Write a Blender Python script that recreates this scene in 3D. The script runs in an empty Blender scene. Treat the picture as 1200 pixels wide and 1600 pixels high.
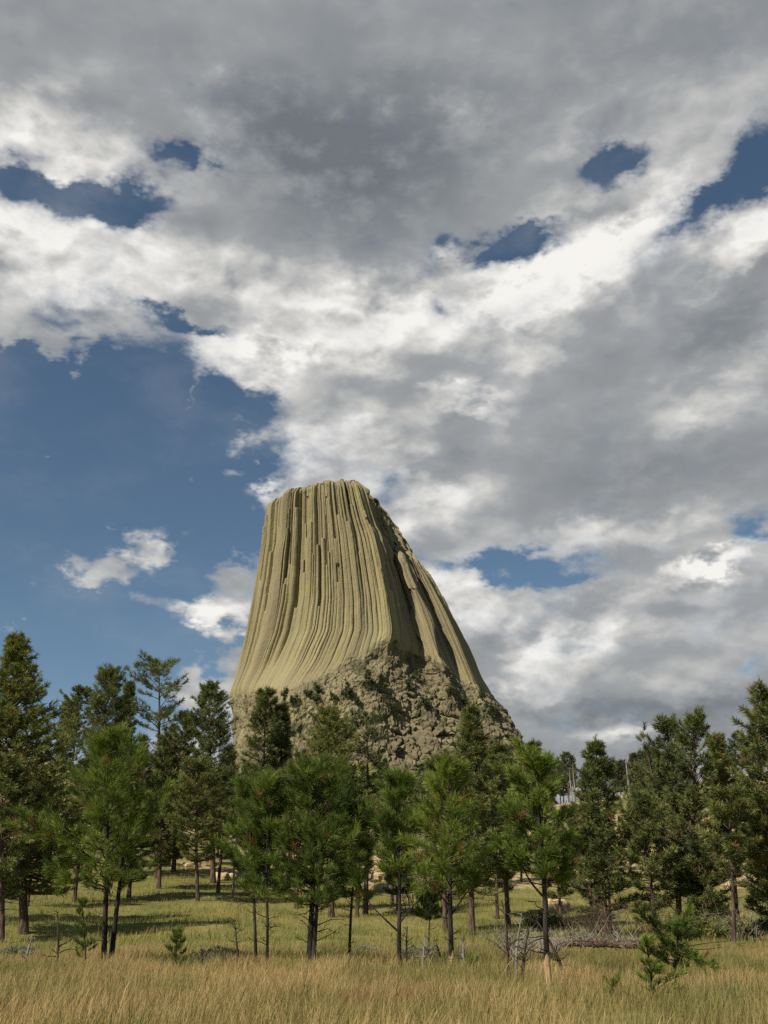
import bpy, math, random
import numpy as np
from mathutils import Vector

# ------------------------------------------------------------------ camera
F_PX, PITCH, EYE = 1557.0, math.radians(22.35), 1.6
CP, SP = math.cos(PITCH), math.sin(PITCH)
scene = bpy.context.scene
COL = scene.collection

cam_data = bpy.data.cameras.new('camera')
cam_data.sensor_fit = 'VERTICAL'
cam_data.angle_y = 2 * math.atan(800.0 / F_PX)
cam_data.clip_start = 0.1
cam_data.clip_end = 30000
cam = bpy.data.objects.new('camera', cam_data)
COL.objects.link(cam)
cam.location = (0, 0, EYE)
cam.rotation_euler = (math.pi / 2 + PITCH, 0, 0)
scene.camera = cam

scene.view_settings.view_transform = 'Standard'
scene.view_settings.look = 'None'
scene.view_settings.exposure = 0.4
scene.view_settings.gamma = 1.0
scene.cycles.max_bounces = 6
scene.cycles.transparent_max_bounces = 4
scene.cycles.use_denoising = False

# ------------------------------------------------------------------ sun
SUN_AZ, SUN_EL = math.radians(-134), math.radians(43)      # clockwise from the view direction (+Y)
SUN = Vector((math.sin(SUN_AZ) * math.cos(SUN_EL), math.cos(SUN_AZ) * math.cos(SUN_EL), math.sin(SUN_EL)))
sun_data = bpy.data.lights.new('sun', 'SUN')
sun_data.energy = 5.0
sun_data.angle = math.radians(0.5)
sun_data.color = (1.0, 0.91, 0.74)
sun = bpy.data.objects.new('sun', sun_data)
COL.objects.link(sun)
sun.rotation_euler = (-SUN).to_track_quat('-Z', 'Y').to_euler()
sun.location = (0, 0, 60)


def px_dir(px, py):
    cx, cy = (px - 600.0) / F_PX, (800.0 - py) / F_PX
    return np.array([cx, CP - cy * SP, SP + cy * CP])


def tan_el(py):
    cy = (800.0 - np.asarray(py, float)) / F_PX
    return (SP + cy * CP) / (CP - cy * SP)


def px_ang(px, py):
    d = px_dir(px, py)
    d = d / np.linalg.norm(d)
    return math.degrees(math.atan2(d[0], d[1])), math.degrees(math.asin(d[2]))


# ------------------------------------------------------------------ node helpers
class NT:
    def __init__(self, tree):
        self.t = tree
        tree.nodes.clear()

    def n(self, kind, **kw):
        nd = self.t.nodes.new(kind)
        for k, v in kw.items():
            setattr(nd, k, v)
        return nd

    def put(self, sock, val):
        if isinstance(val, bpy.types.NodeSocket):
            self.t.links.new(val, sock)
        elif val is not None:
            if hasattr(sock.default_value, '__len__') and not isinstance(val, (int, float)):
                v = tuple(val)
                if len(sock.default_value) == 4 and len(v) == 3:
                    v = v + (1.0,)
                sock.default_value = v
            else:
                sock.default_value = val

    def math(self, op, a, b=None, c=None, clamp=False):
        nd = self.n('ShaderNodeMath', operation=op, use_clamp=clamp)
        self.put(nd.inputs[0], a)
        if b is not None: self.put(nd.inputs[1], b)
        if c is not None: self.put(nd.inputs[2], c)
        return nd.outputs[0]

    def vmath(self, op, a, b=None):
        nd = self.n('ShaderNodeVectorMath', operation=op)
        self.put(nd.inputs[0], a)
        if b is not None:
            self.put(nd.inputs['Scale'] if op == 'SCALE' else nd.inputs[1], b)
        return nd.outputs['Value'] if op in ('DOT_PRODUCT', 'LENGTH') else nd.outputs[0]

    def noise(self, vec, scale, detail=4, rough=0.55, dist=0.0, color=False):
        nd = self.n('ShaderNodeTexNoise')
        if vec is not None: self.put(nd.inputs['Vector'], vec)
        nd.inputs['Scale'].default_value = scale
        nd.inputs['Detail'].default_value = detail
        nd.inputs['Roughness'].default_value = rough
        nd.inputs['Distortion'].default_value = dist
        return nd.outputs['Color'] if color else nd.outputs[0]

    def smooth(self, x, lo, hi, a=0.0, b=1.0):
        nd = self.n('ShaderNodeMapRange', interpolation_type='SMOOTHSTEP')
        self.put(nd.inputs['Value'], x)
        nd.inputs['From Min'].default_value = lo
        nd.inputs['From Max'].default_value = hi
        nd.inputs['To Min'].default_value = a
        nd.inputs['To Max'].default_value = b
        return nd.outputs[0]

    def mix(self, f, a, b, mode='MIX'):
        nd = self.n('ShaderNodeMix', data_type='RGBA', blend_type=mode)
        self.put(nd.inputs[0], f)
        self.put(nd.inputs[6], a)
        self.put(nd.inputs[7], b)
        return nd.outputs[2]

    def ramp(self, x, stops):
        nd = self.n('ShaderNodeValToRGB')
        e = nd.color_ramp.elements
        while len(e) < len(stops):
            e.new(0.5)
        for el, (p, c) in zip(e, stops):
            el.position = p
            el.color = tuple(c) + (1.0,)
        self.put(nd.inputs[0], x)
        return nd.outputs[0]

    def attr(self, name, out='Fac'):
        return self.n('ShaderNodeAttribute', attribute_name=name).outputs[out]


# ------------------------------------------------------------------ sky: Nishita blue with broken cloud
world = bpy.data.worlds.new('World')
scene.world = world
world.use_nodes = True
w = NT(world.node_tree)
sky = w.n('ShaderNodeTexSky', sky_type='NISHITA')
sky.sun_disc = False
sky.sun_elevation = SUN_EL
sky.sun_rotation = SUN_AZ
sky.altitude = 1300
sky.air_density = 1.0
sky.dust_density = 0.6
sky.ozone_density = 1.6
blue = w.n('ShaderNodeBackground')
blue.inputs['Strength'].default_value = 0.067
skycol = w.mix(1.0, sky.outputs[0], (0.92, 0.97, 0.90), 'MULTIPLY')
w.put(blue.inputs['Color'], skycol)
D = w.n('ShaderNodeTexCoord').outputs['Generated']
sep = w.n('ShaderNodeSeparateXYZ')
w.put(sep.inputs[0], D)
az = w.math('MULTIPLY', w.math('ARCTAN2', sep.outputs[0], sep.outputs[1]), 180 / math.pi)
el = w.math('MULTIPLY', w.math('ARCSINE', sep.outputs[2]), 180 / math.pi)
ang = w.n('ShaderNodeCombineXYZ')
w.put(ang.inputs[0], az)
w.put(ang.inputs[1], el)
Dz = w.vmath('MULTIPLY', D, (1.0, 1.0, 1.75))
warp_c = w.noise(Dz, 7.0, 5, 0.6, color=True)
warp = w.vmath('SCALE', w.vmath('SUBTRACT', warp_c, (0.5, 0.5, 0.5)), 5.5)
warp_f = w.vmath('SCALE', w.vmath('SUBTRACT', w.noise(Dz, 26.0, 4, 0.6, color=True), (0.5, 0.5, 0.5)), 2.8)
P_ang = w.vmath('ADD', w.vmath('ADD', ang.outputs[0], warp), warp_f)


def blob_sum(blobs, start=0.0):
    acc = start
    for (x, y, rx, ry, rot, amp) in blobs:
        a0, e0 = px_ang(x, y)
        a1, _ = px_ang(x + 20, y)
        _, e1 = px_ang(x, y - 20)
        mp = w.n('ShaderNodeMapping', vector_type='TEXTURE')
        mp.inputs['Location'].default_value = (a0, e0, 0)
        mp.inputs['Rotation'].default_value = (0, 0, math.radians(rot))
        mp.inputs['Scale'].default_value = (rx * abs(a1 - a0) / 20, ry * abs(e1 - e0) / 20, 1)
        w.put(mp.inputs['Vector'], P_ang)
        r2 = w.vmath('DOT_PRODUCT', mp.outputs[0], mp.outputs[0])
        g = w.math('POWER', 0.367879, r2)
        acc = w.math('MULTIPLY_ADD', g, amp, acc)
    return acc


GAPS = [  # openings of blue sky
    (30, 620, 200, 95, 0, 1.4), (190, 700, 190, 100, 0, 1.4), (60, 850, 260, 210, 0, 1.6), (300, 800, 120, 120, 0, 1.3), (370, 840, 60, 40, 0, 0.9),
    (370, 640, 80, 34, 0, 0.9), (200, 1030, 230, 110, 0, 1.4), (385, 720, 55, 70, 0, 0.7), (290, 925, 60, 60, 0, 0.7), (355, 1030, 60, 30, 0, 0.6),
    (30, 285, 74, 42, -8, 1.15), (185, 312, 88, 40, 8, 1.25), (295, 255, 58, 26, 0, 1.35), (300, 507, 75, 15, 4, 0.8),
    (802, 386, 84, 28, 6, 1.15), (955, 265, 66, 24, 8, 0.80), (940, 312, 28, 26, 0, 0.55), (1130, 285, 105, 36, 24, 1.15), (1195, 250, 45, 42, 0, 0.8),
    (790, 886, 125, 22, 2, 0.95), (900, 893, 60, 12, 0, 0.5), (1195, 835, 32, 32, 30, 0.7), (605, 765, 45, 34, 0, 0.34), (700, 485, 26, 20, 0, 0.36), (1160, 1030, 30, 12, 0, 0.4), (690, 395, 30, 20, 0, 0.4),
]
WISPS = [  # small clouds inside the blue
    (215, 868, 120, 36, 20, 1.0), (185, 932, 80, 28, -8, 0.8), (365, 905, 48, 34, 20, 1.0), (328, 975, 62, 30, 4, 1.6), (385, 668, 38, 26, 0, 0.75),
    (290, 740, 24, 13, 0, 0.6), (360, 735, 22, 30, -40, 0.6), (285, 628, 11, 32, -30, 0.6), (2, 515, 26, 28, 0, 1.0),
    (450, 772, 55, 22, 10, 1.0), (315, 1085, 60, 34, 0, 1.2), (350, 1050, 22, 30, 0, 0.6), (70, 535, 60, 14, 0, 0.5), (105, 275, 22, 30, 0, 0.6),
]
cover_gap = w.math('MINIMUM', blob_sum(GAPS), 1.12)
cover_w = blob_sum(WISPS)
fb = w.noise(Dz, 10.0, 9, 0.62)
fb2 = w.noise(Dz, 34.0, 6, 0.62)
den = w.math('SUBTRACT', 0.86, cover_gap)
den = w.math('MULTIPLY_ADD', cover_w, 1.15, den)
den = w.math('MULTIPLY_ADD', w.math('SUBTRACT', fb, 0.5), 1.0, den)
den = w.math('MULTIPLY_ADD', w.math('SUBTRACT', fb2, 0.5), 0.42, den)
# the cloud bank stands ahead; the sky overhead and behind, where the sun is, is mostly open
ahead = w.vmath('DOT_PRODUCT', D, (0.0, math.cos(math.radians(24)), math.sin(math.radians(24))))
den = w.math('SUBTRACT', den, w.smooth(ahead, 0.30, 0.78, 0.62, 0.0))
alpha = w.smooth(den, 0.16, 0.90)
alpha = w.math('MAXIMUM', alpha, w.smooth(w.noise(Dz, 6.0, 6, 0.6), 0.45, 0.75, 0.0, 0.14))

LIGHT = [  # sunlit cloud flanks (+) and thick grey undersides (-)
    (760, 440, 330, 90, 14, 0.13), (250, 400, 260, 70, 0, 0.08), (560, 520, 200, 70, 0, 0.10), (820, 960, 260, 50, 0, 0.10),
    (60, 215, 170, 75, 0, 0.39), (50, 350, 110, 50, 20, 0.46), (200, 420, 220, 70, 0, 0.30), (90, 460, 130, 40, 0, 0.25),
    (370, 545, 130, 38, 4, 0.53), (620, 470, 190, 75, 8, 0.32), (900, 400, 150, 65, 22, 0.46), (820, 520, 60, 60, 30, 0.28),
    (1175, 370, 80, 55, 30, 0.67), (1000, 350, 120, 40, 20, 0.30), (735, 630, 75, 16, 4, 0.44), (500, 690, 110, 40, 0, 0.41), (680, 765, 85, 45, -15, 0.46),
    (640, 830, 60, 30, 0, 0.28), (1110, 888, 90, 15, 13, 0.76), (880, 990, 110, 38, 15, 0.39), (760, 945, 80, 40, 0, 0.32),
    (800, 1060, 110, 26, 0, 0.23), (850, 1090, 60, 14, 8, 0.34), (330, 975, 60, 24, 0, 0.48), (210, 880, 100, 40, 20, 0.25), (450, 770, 50, 20, 0, 0.34), (325, 1085, 60, 34, 0, 0.23),
    (990, 830, 170, 26, 4, 0.23), (970, 1150, 50, 20, 0, 0.32), (1120, 620, 130, 40, 20, 0.16), (900, 200, 130, 55, 18, 0.18), (620, 70, 90, 50, 0, 0.09),
    (560, 270, 270, 125, -8, -0.44), (420, 190, 160, 90, 0, -0.16), (640, 180, 160, 90, 0, -0.14), (1050, 60, 380, 80, 4, -0.24), (700, 20, 500, 40, 0, -0.12), (200, 30, 260, 50, 0, -0.10),
    (1140, 490, 120, 48, 22, -0.36), (900, 600, 230, 38, 6, -0.12), (1000, 750, 250, 50, 4, -0.26), (880, 690, 140, 36, 0, -0.16), (620, 600, 110, 32, 0, -0.18), (330, 470, 120, 22, 0, -0.08),
    (880, 1110, 210, 30, 0, -0.40), (1130, 1110, 160, 45, 0, -0.34), (1150, 960, 120, 34, 10, -0.12), (1000, 1185, 300, 34, 0, -0.20), (480, 380, 150, 45, 0, -0.14),
]
lit = blob_sum(LIGHT, 0.53)


def puffs(vec):          # rounded billows: smooth cells broken up by finer cells
    v = w.n('ShaderNodeTexVoronoi', feature='F1')
    v.inputs['Scale'].default_value = 12.0
    v.inputs['Detail'].default_value = 1.6
    v.inputs['Roughness'].default_value = 0.55
    v.inputs['Lacunarity'].default_value = 2.3
    w.put(v.inputs['Vector'], vec)
    return v.outputs['Distance']


Dw = w.vmath('ADD', Dz, w.vmath('SCALE', w.vmath('SUBTRACT', warp_c, (0.5, 0.5, 0.5)), 0.10))
rel = w.math('SUBTRACT', puffs(w.vmath('ADD', Dw, (-0.012, -0.004, 0.020))), puffs(Dw))
soft = w.math('SUBTRACT', w.noise(Dz, 8.0, 4, 0.5), w.noise(w.vmath('ADD', Dz, (-0.03, -0.006, 0.04)), 8.0, 4, 0.5))
bright_zone = w.smooth(lit, 0.34, 0.72, 0.05, 1.0)
lit0 = lit
lit = w.math('MULTIPLY_ADD', w.math('MULTIPLY', rel, -0.42), bright_zone, lit)
lit = w.math('MULTIPLY_ADD', w.math('MULTIPLY', soft, -0.85), w.smooth(lit0, 0.2, 0.6, 0.10, 1.0), lit)
lit = w.math('MULTIPLY_ADD', w.math('SUBTRACT', w.noise(Dz, 4.0, 2, 0.45), 0.5), 0.16, lit)
thin = w.smooth(den, 0.45, 0.95, 0.10, 0.0)
lit = w.math('ADD', lit, thin)
ccol = w.ramp(lit, [(0.0, (0.165, 0.182, 0.205)), (0.25, (0.24, 0.259, 0.277)), (0.5, (0.345, 0.36, 0.37)),
                    (0.75, (0.60, 0.595, 0.575)), (1.0, (0.92, 0.90, 0.86))])
cloud = w.n('ShaderNodeBackground')
w.put(cloud.inputs['Color'], ccol)
cloud.inputs['Strength'].default_value = 0.76
mixs = w.n('ShaderNodeMixShader')
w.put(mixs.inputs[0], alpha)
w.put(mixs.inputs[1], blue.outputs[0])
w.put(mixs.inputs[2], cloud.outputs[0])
wo = w.n('ShaderNodeOutputWorld')
w.put(wo.inputs[0], mixs.outputs[0])
world.cycles.sampling_method = 'MANUAL'
world.cycles.sample_map_resolution = 512


# ------------------------------------------------------------------ numpy noise
def _hash(ix, iy, iz, seed):
    h = (ix.astype(np.int64) * 374761393 + iy.astype(np.int64) * 668265263 + iz.astype(np.int64) * 2147483647 + seed * 974634777) & 0xFFFFFFFF
    h = ((h ^ (h >> 13)) * 1274126177) & 0xFFFFFFFF
    h = ((h ^ (h >> 16)) * 2246822519) & 0xFFFFFFFF
    return ((h ^ (h >> 15)) & 0xFFFFFF) / float(0xFFFFFF)


def vnoise(x, y, z=None, seed=0):
    x = np.asarray(x, float); y = np.asarray(y, float)
    z = np.zeros_like(x) if z is None else np.asarray(z, float)
    x, y, z = np.broadcast_arrays(x, y, z)
    ix, iy, iz = np.floor(x), np.floor(y), np.floor(z)
    fx, fy, fz = x - ix, y - iy, z - iz
    fx = fx * fx * (3 - 2 * fx); fy = fy * fy * (3 - 2 * fy); fz = fz * fz * (3 - 2 * fz)
    r = 0
    for a in (0, 1):
        for b in (0, 1):
            for c in (0, 1):
                wgt = (fx if a else 1 - fx) * (fy if b else 1 - fy) * (fz if c else 1 - fz)
                r = r + wgt * _hash(ix + a, iy + b, iz + c, seed)
    return r * 2 - 1


def fbm(x, y, z=None, oct=4, seed=0):
    r, a, f = 0, 1.0, 1.0
    for k in range(oct):
        r = r + a * vnoise(np.asarray(x) * f, np.asarray(y) * f, None if z is None else np.asarray(z) * f, seed + k * 17)
        a *= 0.5; f *= 2.03
    return r


def worley(x, y, z, seed=0, facet=False):
    """distance to nearest and second nearest feature point, and the nearest cell's random value"""
    ix, iy, iz = np.floor(x), np.floor(y), np.floor(z)
    d1 = np.full(x.shape, 9.0); d2 = np.full(x.shape, 9.0); rv = np.zeros(x.shape); fc = np.zeros(x.shape)
    for a in (-1, 0, 1):
        for b in (-1, 0, 1):
            for c in (-1, 0, 1):
                jx, jy, jz = ix + a, iy + b, iz + c
                px = jx + _hash(jx, jy, jz, seed + 1); py = jy + _hash(jx, jy, jz, seed + 2); pz = jz + _hash(jx, jy, jz, seed + 3)
                d = np.sqrt((px - x) ** 2 + (py - y) ** 2 + (pz - z) ** 2)
                near = d < d1
                d2 = np.where(near, d1, np.minimum(d2, d))
                rv = np.where(near, _hash(jx, jy, jz, seed + 4), rv)
                if facet:
                    pl = (_hash(jx, jy, jz, seed + 5) - .5) * (x - px) + (_hash(jx, jy, jz, seed + 6) - .5) * (y - py) + (_hash(jx, jy, jz, seed + 7) - .5) * (z - pz)
                    fc = np.where(near, pl, fc)
                d1 = np.where(near, d, d1)
    return (d1, d2, rv, fc) if facet else (d1, d2, rv)


def sstep(x, lo, hi):
    t = np.clip((np.asarray(x, float) - lo) / (hi - lo), 0, 1)
    return t * t * (3 - 2 * t)


# ------------------------------------------------------------------ mesh helpers
class Buf:
    def __init__(self):
        self.v, self.q, self.t, self.a = [], [], [], []
        self.n = 0

    def add(self, v, q=None, t=None, a=0.0):
        v = np.asarray(v, float).reshape(-1, 3)
        self.v.append(v)
        if q is not None and len(q): self.q.append(np.asarray(q, np.int64).reshape(-1, 4) + self.n)
        if t is not None and len(t): self.t.append(np.asarray(t, np.int64).reshape(-1, 3) + self.n)
        self.a.append(np.broadcast_to(np.asarray(a, float), (len(v),)))
        self.n += len(v)

    def build(self, name, mat, parent=None, smooth=False, extra=None, uv=None):
        v = np.concatenate(self.v)
        q = np.concatenate(self.q) if self.q else np.zeros((0, 4), np.int64)
        t = np.concatenate(self.t) if self.t else np.zeros((0, 3), np.int64)
        me = bpy.data.meshes.new(name)
        me.vertices.add(len(v))
        me.vertices.foreach_set('co', v.astype(np.float32).ravel())
        idx = np.concatenate([q.ravel(), t.ravel()]).astype(np.int32)
        me.loops.add(len(idx))
        me.loops.foreach_set('vertex_index', idx)
        tot = np.concatenate([np.full(len(q), 4), np.full(len(t), 3)]).astype(np.int32)
        st = np.concatenate([[0], np.cumsum(tot)[:-1]]).astype(np.int32) if len(tot) else tot
        me.polygons.add(len(tot))
        me.polygons.foreach_set('loop_start', st)
        me.polygons.foreach_set('loop_total', tot)
        me.polygons.foreach_set('use_smooth', np.full(len(tot), bool(smooth)))
        at = me.attributes.new('tint', 'FLOAT', 'POINT')
        at.data.foreach_set('value', np.concatenate(self.a).astype(np.float32))
        for k, arr in (extra or {}).items():
            at = me.attributes.new(k, 'FLOAT', 'POINT')
            at.data.foreach_set('value', np.asarray(arr, np.float32).ravel())
        if uv is not None:
            ul = me.uv_layers.new(name='flow')
            ul.data.foreach_set('uv', np.asarray(uv, np.float32)[idx].ravel())
        me.update(calc_edges=True)
        me.materials.append(mat)
        o = bpy.data.objects.new(name, me)
        COL.objects.link(o)
        if parent is not None:
            o.parent = parent
        return o


def tag(o, label=None, cat=None, group=None, kind=None):
    if label: o['label'] = label
    if cat: o['category'] = cat
    if group: o['group'] = group
    if kind: o['kind'] = kind
    return o


def thing(name, loc, label, cat, group=None):
    o = bpy.data.objects.new(name, None)
    o.empty_display_size = 0.3
    COL.objects.link(o)
    o.location = loc
    return tag(o, label, cat, group)


def tube(buf, pts, radii, sides=6, a=0.0, cap=True):
    pts = np.asarray(pts, float); radii = np.asarray(radii, float)
    n = len(pts)
    tg = np.gradient(pts, axis=0)
    tg /= np.maximum(np.linalg.norm(tg, axis=1, keepdims=True), 1e-9)
    ref = np.array([0.31, 0.95, 0.05]) if abs(tg[0][2]) > 0.5 else np.array([0.1, 0.05, 1.0])
    u = np.cross(tg, ref); u /= np.maximum(np.linalg.norm(u, axis=1, keepdims=True), 1e-9)
    b = np.cross(tg, u)
    th = np.arange(sides) * 2 * math.pi / sides
    ring = pts[:, None, :] + radii[:, None, None] * (np.cos(th)[None, :, None] * u[:, None, :] + np.sin(th)[None, :, None] * b[:, None, :])
    i = np.arange(n - 1)[:, None] * sides; j = np.arange(sides)[None, :]; k = (j + 1) % sides
    q = np.stack([i + j, i + k, i + sides + k, i + sides + j], -1).reshape(-1, 4)
    buf.add(ring.reshape(-1, 3), q=q, a=a)
    if cap:
        e = np.arange(sides)
        tip = np.concatenate([ring[-1], [pts[-1] + tg[-1] * radii[-1] * 0.6]])
        buf.add(tip, t=np.stack([e, (e + 1) % sides, np.full(sides, sides)], -1), a=a)


# ------------------------------------------------------------------ terrain
T_COLS = [-500, 60, 330, 600, 850, 950, 1150, 1700]
T_PY = {  # picture height of the ground at a distance, per column: fixes the real slope of the hill
    60: [1487, 1487, 1487, 1489, 1487, 1484, 1478, 1474],
    72: [1457, 1457, 1459, 1464, 1465, 1466, 1466, 1463],
    90: [1416, 1418, 1424, 1440, 1442, 1445, 1450, 1450],
    115: [1366, 1370, 1376, 1402, 1406, 1410, 1415, 1415],
    160: [1286, 1292, 1312, 1342, 1344, 1345, 1340, 1335],
    230: [1200, 1208, 1250, 1292, 1286, 1274, 1255, 1240],
    300: [1170, 1188, 1235, 1266, 1254, 1243, 1203, 1195],
}
T_D = [0, 15, 30, 45, 60, 72, 90, 115, 160, 230, 300, 380, 500, 650, 760, 900, 1100, 1600, 3000, 9000]
T_FAR = {  # plain heights in metres farther out
    380: [52, 46, 42, 38, 36, 36, 45, 47], 500: [52, 48, 58, 60, 42, 36, 42, 44], 650: [50, 52, 84, 92, 58, 36, 38, 40],
    760: [45, 55, 104, 116, 74, 36, 34, 36], 900: [40, 55, 112, 120, 80, 34, 30, 30], 1100: [30, 40, 70, 78, 50, 25, 25, 25],
    1600: [15] * 8, 3000: [0] * 8, 9000: [0] * 8,
}
T_AZ = np.array([math.atan((c - 600) / F_PX / CP) for c in T_COLS])
_tab = []
for d in T_D:
    if d in T_PY: _tab.append([EYE + d * float(tan_el(p)) for p in T_PY[d]])
    elif d in T_FAR: _tab.append(T_FAR[d])
    else: _tab.append([0.0] * len(T_COLS))
_tab = np.array(_tab, float)
_ld = np.linspace(0, math.log(1 + 9000 / 8.0), 420)
_dd = 8.0 * (np.exp(_ld) - 1)
_aa = np.linspace(-math.pi, math.pi, 721)
_g1 = np.stack([np.interp(_dd, T_D, _tab[:, i]) for i in range(len(T_COLS))], 1)
_GRID = np.stack([np.interp(_aa, T_AZ, r) for r in _g1], 0)
_back = sstep(np.abs(_aa), 0.75, 1.6)
_GRID = _GRID * (1 - _back)[None, :]
for _ in range(3):
    g = np.pad(_GRID, ((3, 3), (0, 0)), mode='edge')
    _GRID = sum(g[k:k + _GRID.shape[0]] for k in range(7)) / 7
    g = np.pad(_GRID, ((0, 0), (4, 4)), mode='wrap')
    _GRID = sum(g[:, k:k + _GRID.shape[1]] for k in range(9)) / 9


def ground(x, y):
    x = np.asarray(x, float); y = np.asarray(y, float)
    d = np.hypot(x, y); a = np.arctan2(x, y)
    fi = np.clip(np.log(1 + d / 8.0) / _ld[-1] * (len(_ld) - 1), 0, len(_ld) - 1.001)
    fj = np.clip((a + math.pi) / (2 * math.pi) * (len(_aa) - 1), 0, len(_aa) - 1.001)
    i = fi.astype(int); j = fj.astype(int); u = fi - i; v = fj - j
    z = (_GRID[i, j] * (1 - u) * (1 - v) + _GRID[i + 1, j] * u * (1 - v) + _GRID[i, j + 1] * (1 - u) * v + _GRID[i + 1, j + 1] * u * v)
    k = sstep(d, 6, 25)
    z = z + k * (0.10 * fbm(x / 5.0, y / 5.0, oct=3, seed=3) + 0.30 * sstep(d, 45, 90) * fbm(x / 13.0, y / 9.0, oct=3, seed=9)
                 + 1.6 * sstep(d, 120, 280) * fbm(x / 42.0, y / 42.0, oct=4, seed=5))
    return z


def at_ground(px, d, py_hint=None):
    """the ground point at forward distance d seen in picture column px"""
    z = 0.0; x = 0.0
    for _ in range(4):
        x = (px - 600) / F_PX * (d * CP + (z - EYE) * SP)
        z = float(ground(x, d))
    return np.array([x, d, z])


def at_px(px, py, d):
    v = px_dir(px, py)
    return np.array([0, 0, EYE]) + v * (d / v[1])


def mpp(py, d):
    """metres per picture pixel at forward distance d and picture height py"""
    z = d * float(tan_el(py))
    return (d * CP + z * SP) / F_PX


# ------------------------------------------------------------------ materials
def new_mat(name):
    m = bpy.data.materials.new(name)
    m.use_nodes = True
    nt = NT(m.node_tree)
    out = nt.n('ShaderNodeOutputMaterial')
    return m, nt, out


def principled(nt, color, rough=0.8, spec=0.2, bump=None, bump_d=0.1, bump_s=1.0):
    p = nt.n('ShaderNodeBsdfPrincipled')
    nt.put(p.inputs['Base Color'], color)
    nt.put(p.inputs['Roughness'], rough)
    nt.put(p.inputs['Specular IOR Level'], spec)
    if bump is not None:
        b = nt.n('ShaderNodeBump')
        b.inputs['Distance'].default_value = bump_d
        b.inputs['Strength'].default_value = bump_s
        nt.put(b.inputs['Height'], bump)
        nt.t.links.new(b.outputs[0], p.inputs['Normal'])
    return p.outputs[0]


def leaf_mat(name, stops, translucency=0.3, rough=0.5):
    m, nt, out = new_mat(name)
    c = nt.ramp(nt.attr('tint'), stops)
    rnd = nt.n('ShaderNodeObjectInfo').outputs['Random']
    c = nt.mix(1.0, c, nt.ramp(rnd, [(0.0, (0.82, 0.84, 0.86)), (0.5, (1.0, 1.0, 1.0)), (1.0, (1.16, 1.08, 0.9))]), 'MULTIPLY')
    p = principled(nt, c, rough, 0.25)
    tr = nt.n('ShaderNodeBsdfTranslucent')
    nt.put(tr.inputs['Color'], nt.mix(1.0, c, (1.15, 1.25, 0.7), 'MULTIPLY'))
    mx = nt.n('ShaderNodeMixShader')
    mx.inputs[0].default_value = translucency
    nt.t.links.new(p, mx.inputs[1]); nt.t.links.new(tr.outputs[0], mx.inputs[2])
    nt.t.links.new(mx.outputs[0], out.inputs[0])
    return m


M_YOUNG = leaf_mat('young_needles', [(0.0, (0.055, 0.082, 0.020)), (0.5, (0.115, 0.162, 0.031)), (0.90, (0.203, 0.248, 0.056)), (0.95, (0.171, 0.099, 0.044)), (1.0, (0.217, 0.128, 0.061))], 0.34)
M_MATURE = leaf_mat('mature_needles', [(0.0, (0.057, 0.073, 0.026)), (0.5, (0.117, 0.138, 0.045)), (0.90, (0.197, 0.213, 0.076)), (0.95, (0.165, 0.094, 0.042)), (1.0, (0.209, 0.121, 0.058))], 0.28)
M_FAR = leaf_mat('far_needles', [(0.0, (0.041, 0.053, 0.026)), (0.5, (0.072, 0.089, 0.041)), (1.0, (0.118, 0.127, 0.060))], 0.25)
M_SAGE = leaf_mat('sage_leaves', [(0.0, (0.12, 0.13, 0.09)), (0.5, (0.17, 0.18, 0.13)), (1.0, (0.23, 0.235, 0.17))], 0.15, 0.8)
M_GRASS = leaf_mat('tall_grass_blades', [(0.0, (0.083, 0.100, 0.032)), (0.3, (0.159, 0.153, 0.053)), (0.6, (0.279, 0.217, 0.097)), (0.85, (0.399, 0.299, 0.156)), (1.0, (0.216, 0.115, 0.059))], 0.3, 0.6)
M_MEADOW = leaf_mat('meadow_grass_blades', [(0.0, (0.104, 0.124, 0.034)), (0.4, (0.190, 0.184, 0.050)), (0.75, (0.290, 0.244, 0.081)), (1.0, (0.383, 0.286, 0.107))], 0.3, 0.6)


def bark_mat(name, dark, light, scale=6.0):
    m, nt, out = new_mat(name)
    co = nt.n('ShaderNodeTexCoord').outputs['Object']
    st = nt.vmath('MULTIPLY', co, (1, 1, 0.22))
    n1 = nt.noise(st, scale, 5, 0.6)
    c = nt.mix(nt.smooth(n1, 0.35, 0.68), dark, light)
    nt.t.links.new(principled(nt, c, 0.9, 0.1, n1, 0.03), out.inputs[0])
    return m


M_BARK_DARK = bark_mat('dark_bark', (0.014, 0.012, 0.010), (0.058, 0.046, 0.039))
M_BARK_RED = bark_mat('reddish_bark', (0.040, 0.028, 0.023), (0.135, 0.088, 0.068))
M_BARE = bark_mat('bare_pale_wood', (0.25, 0.165, 0.085), (0.46, 0.33, 0.19))
M_GREY = bark_mat('weathered_grey_wood', (0.12, 0.105, 0.095), (0.33, 0.30, 0.27))
M_CHAR = bark_mat('charred_wood', (0.018, 0.015, 0.014), (0.075, 0.058, 0.05))
M_LOG = bark_mat('fallen_log_bark', (0.045, 0.030, 0.026), (0.15, 0.095, 0.078), 5.0)

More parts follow.
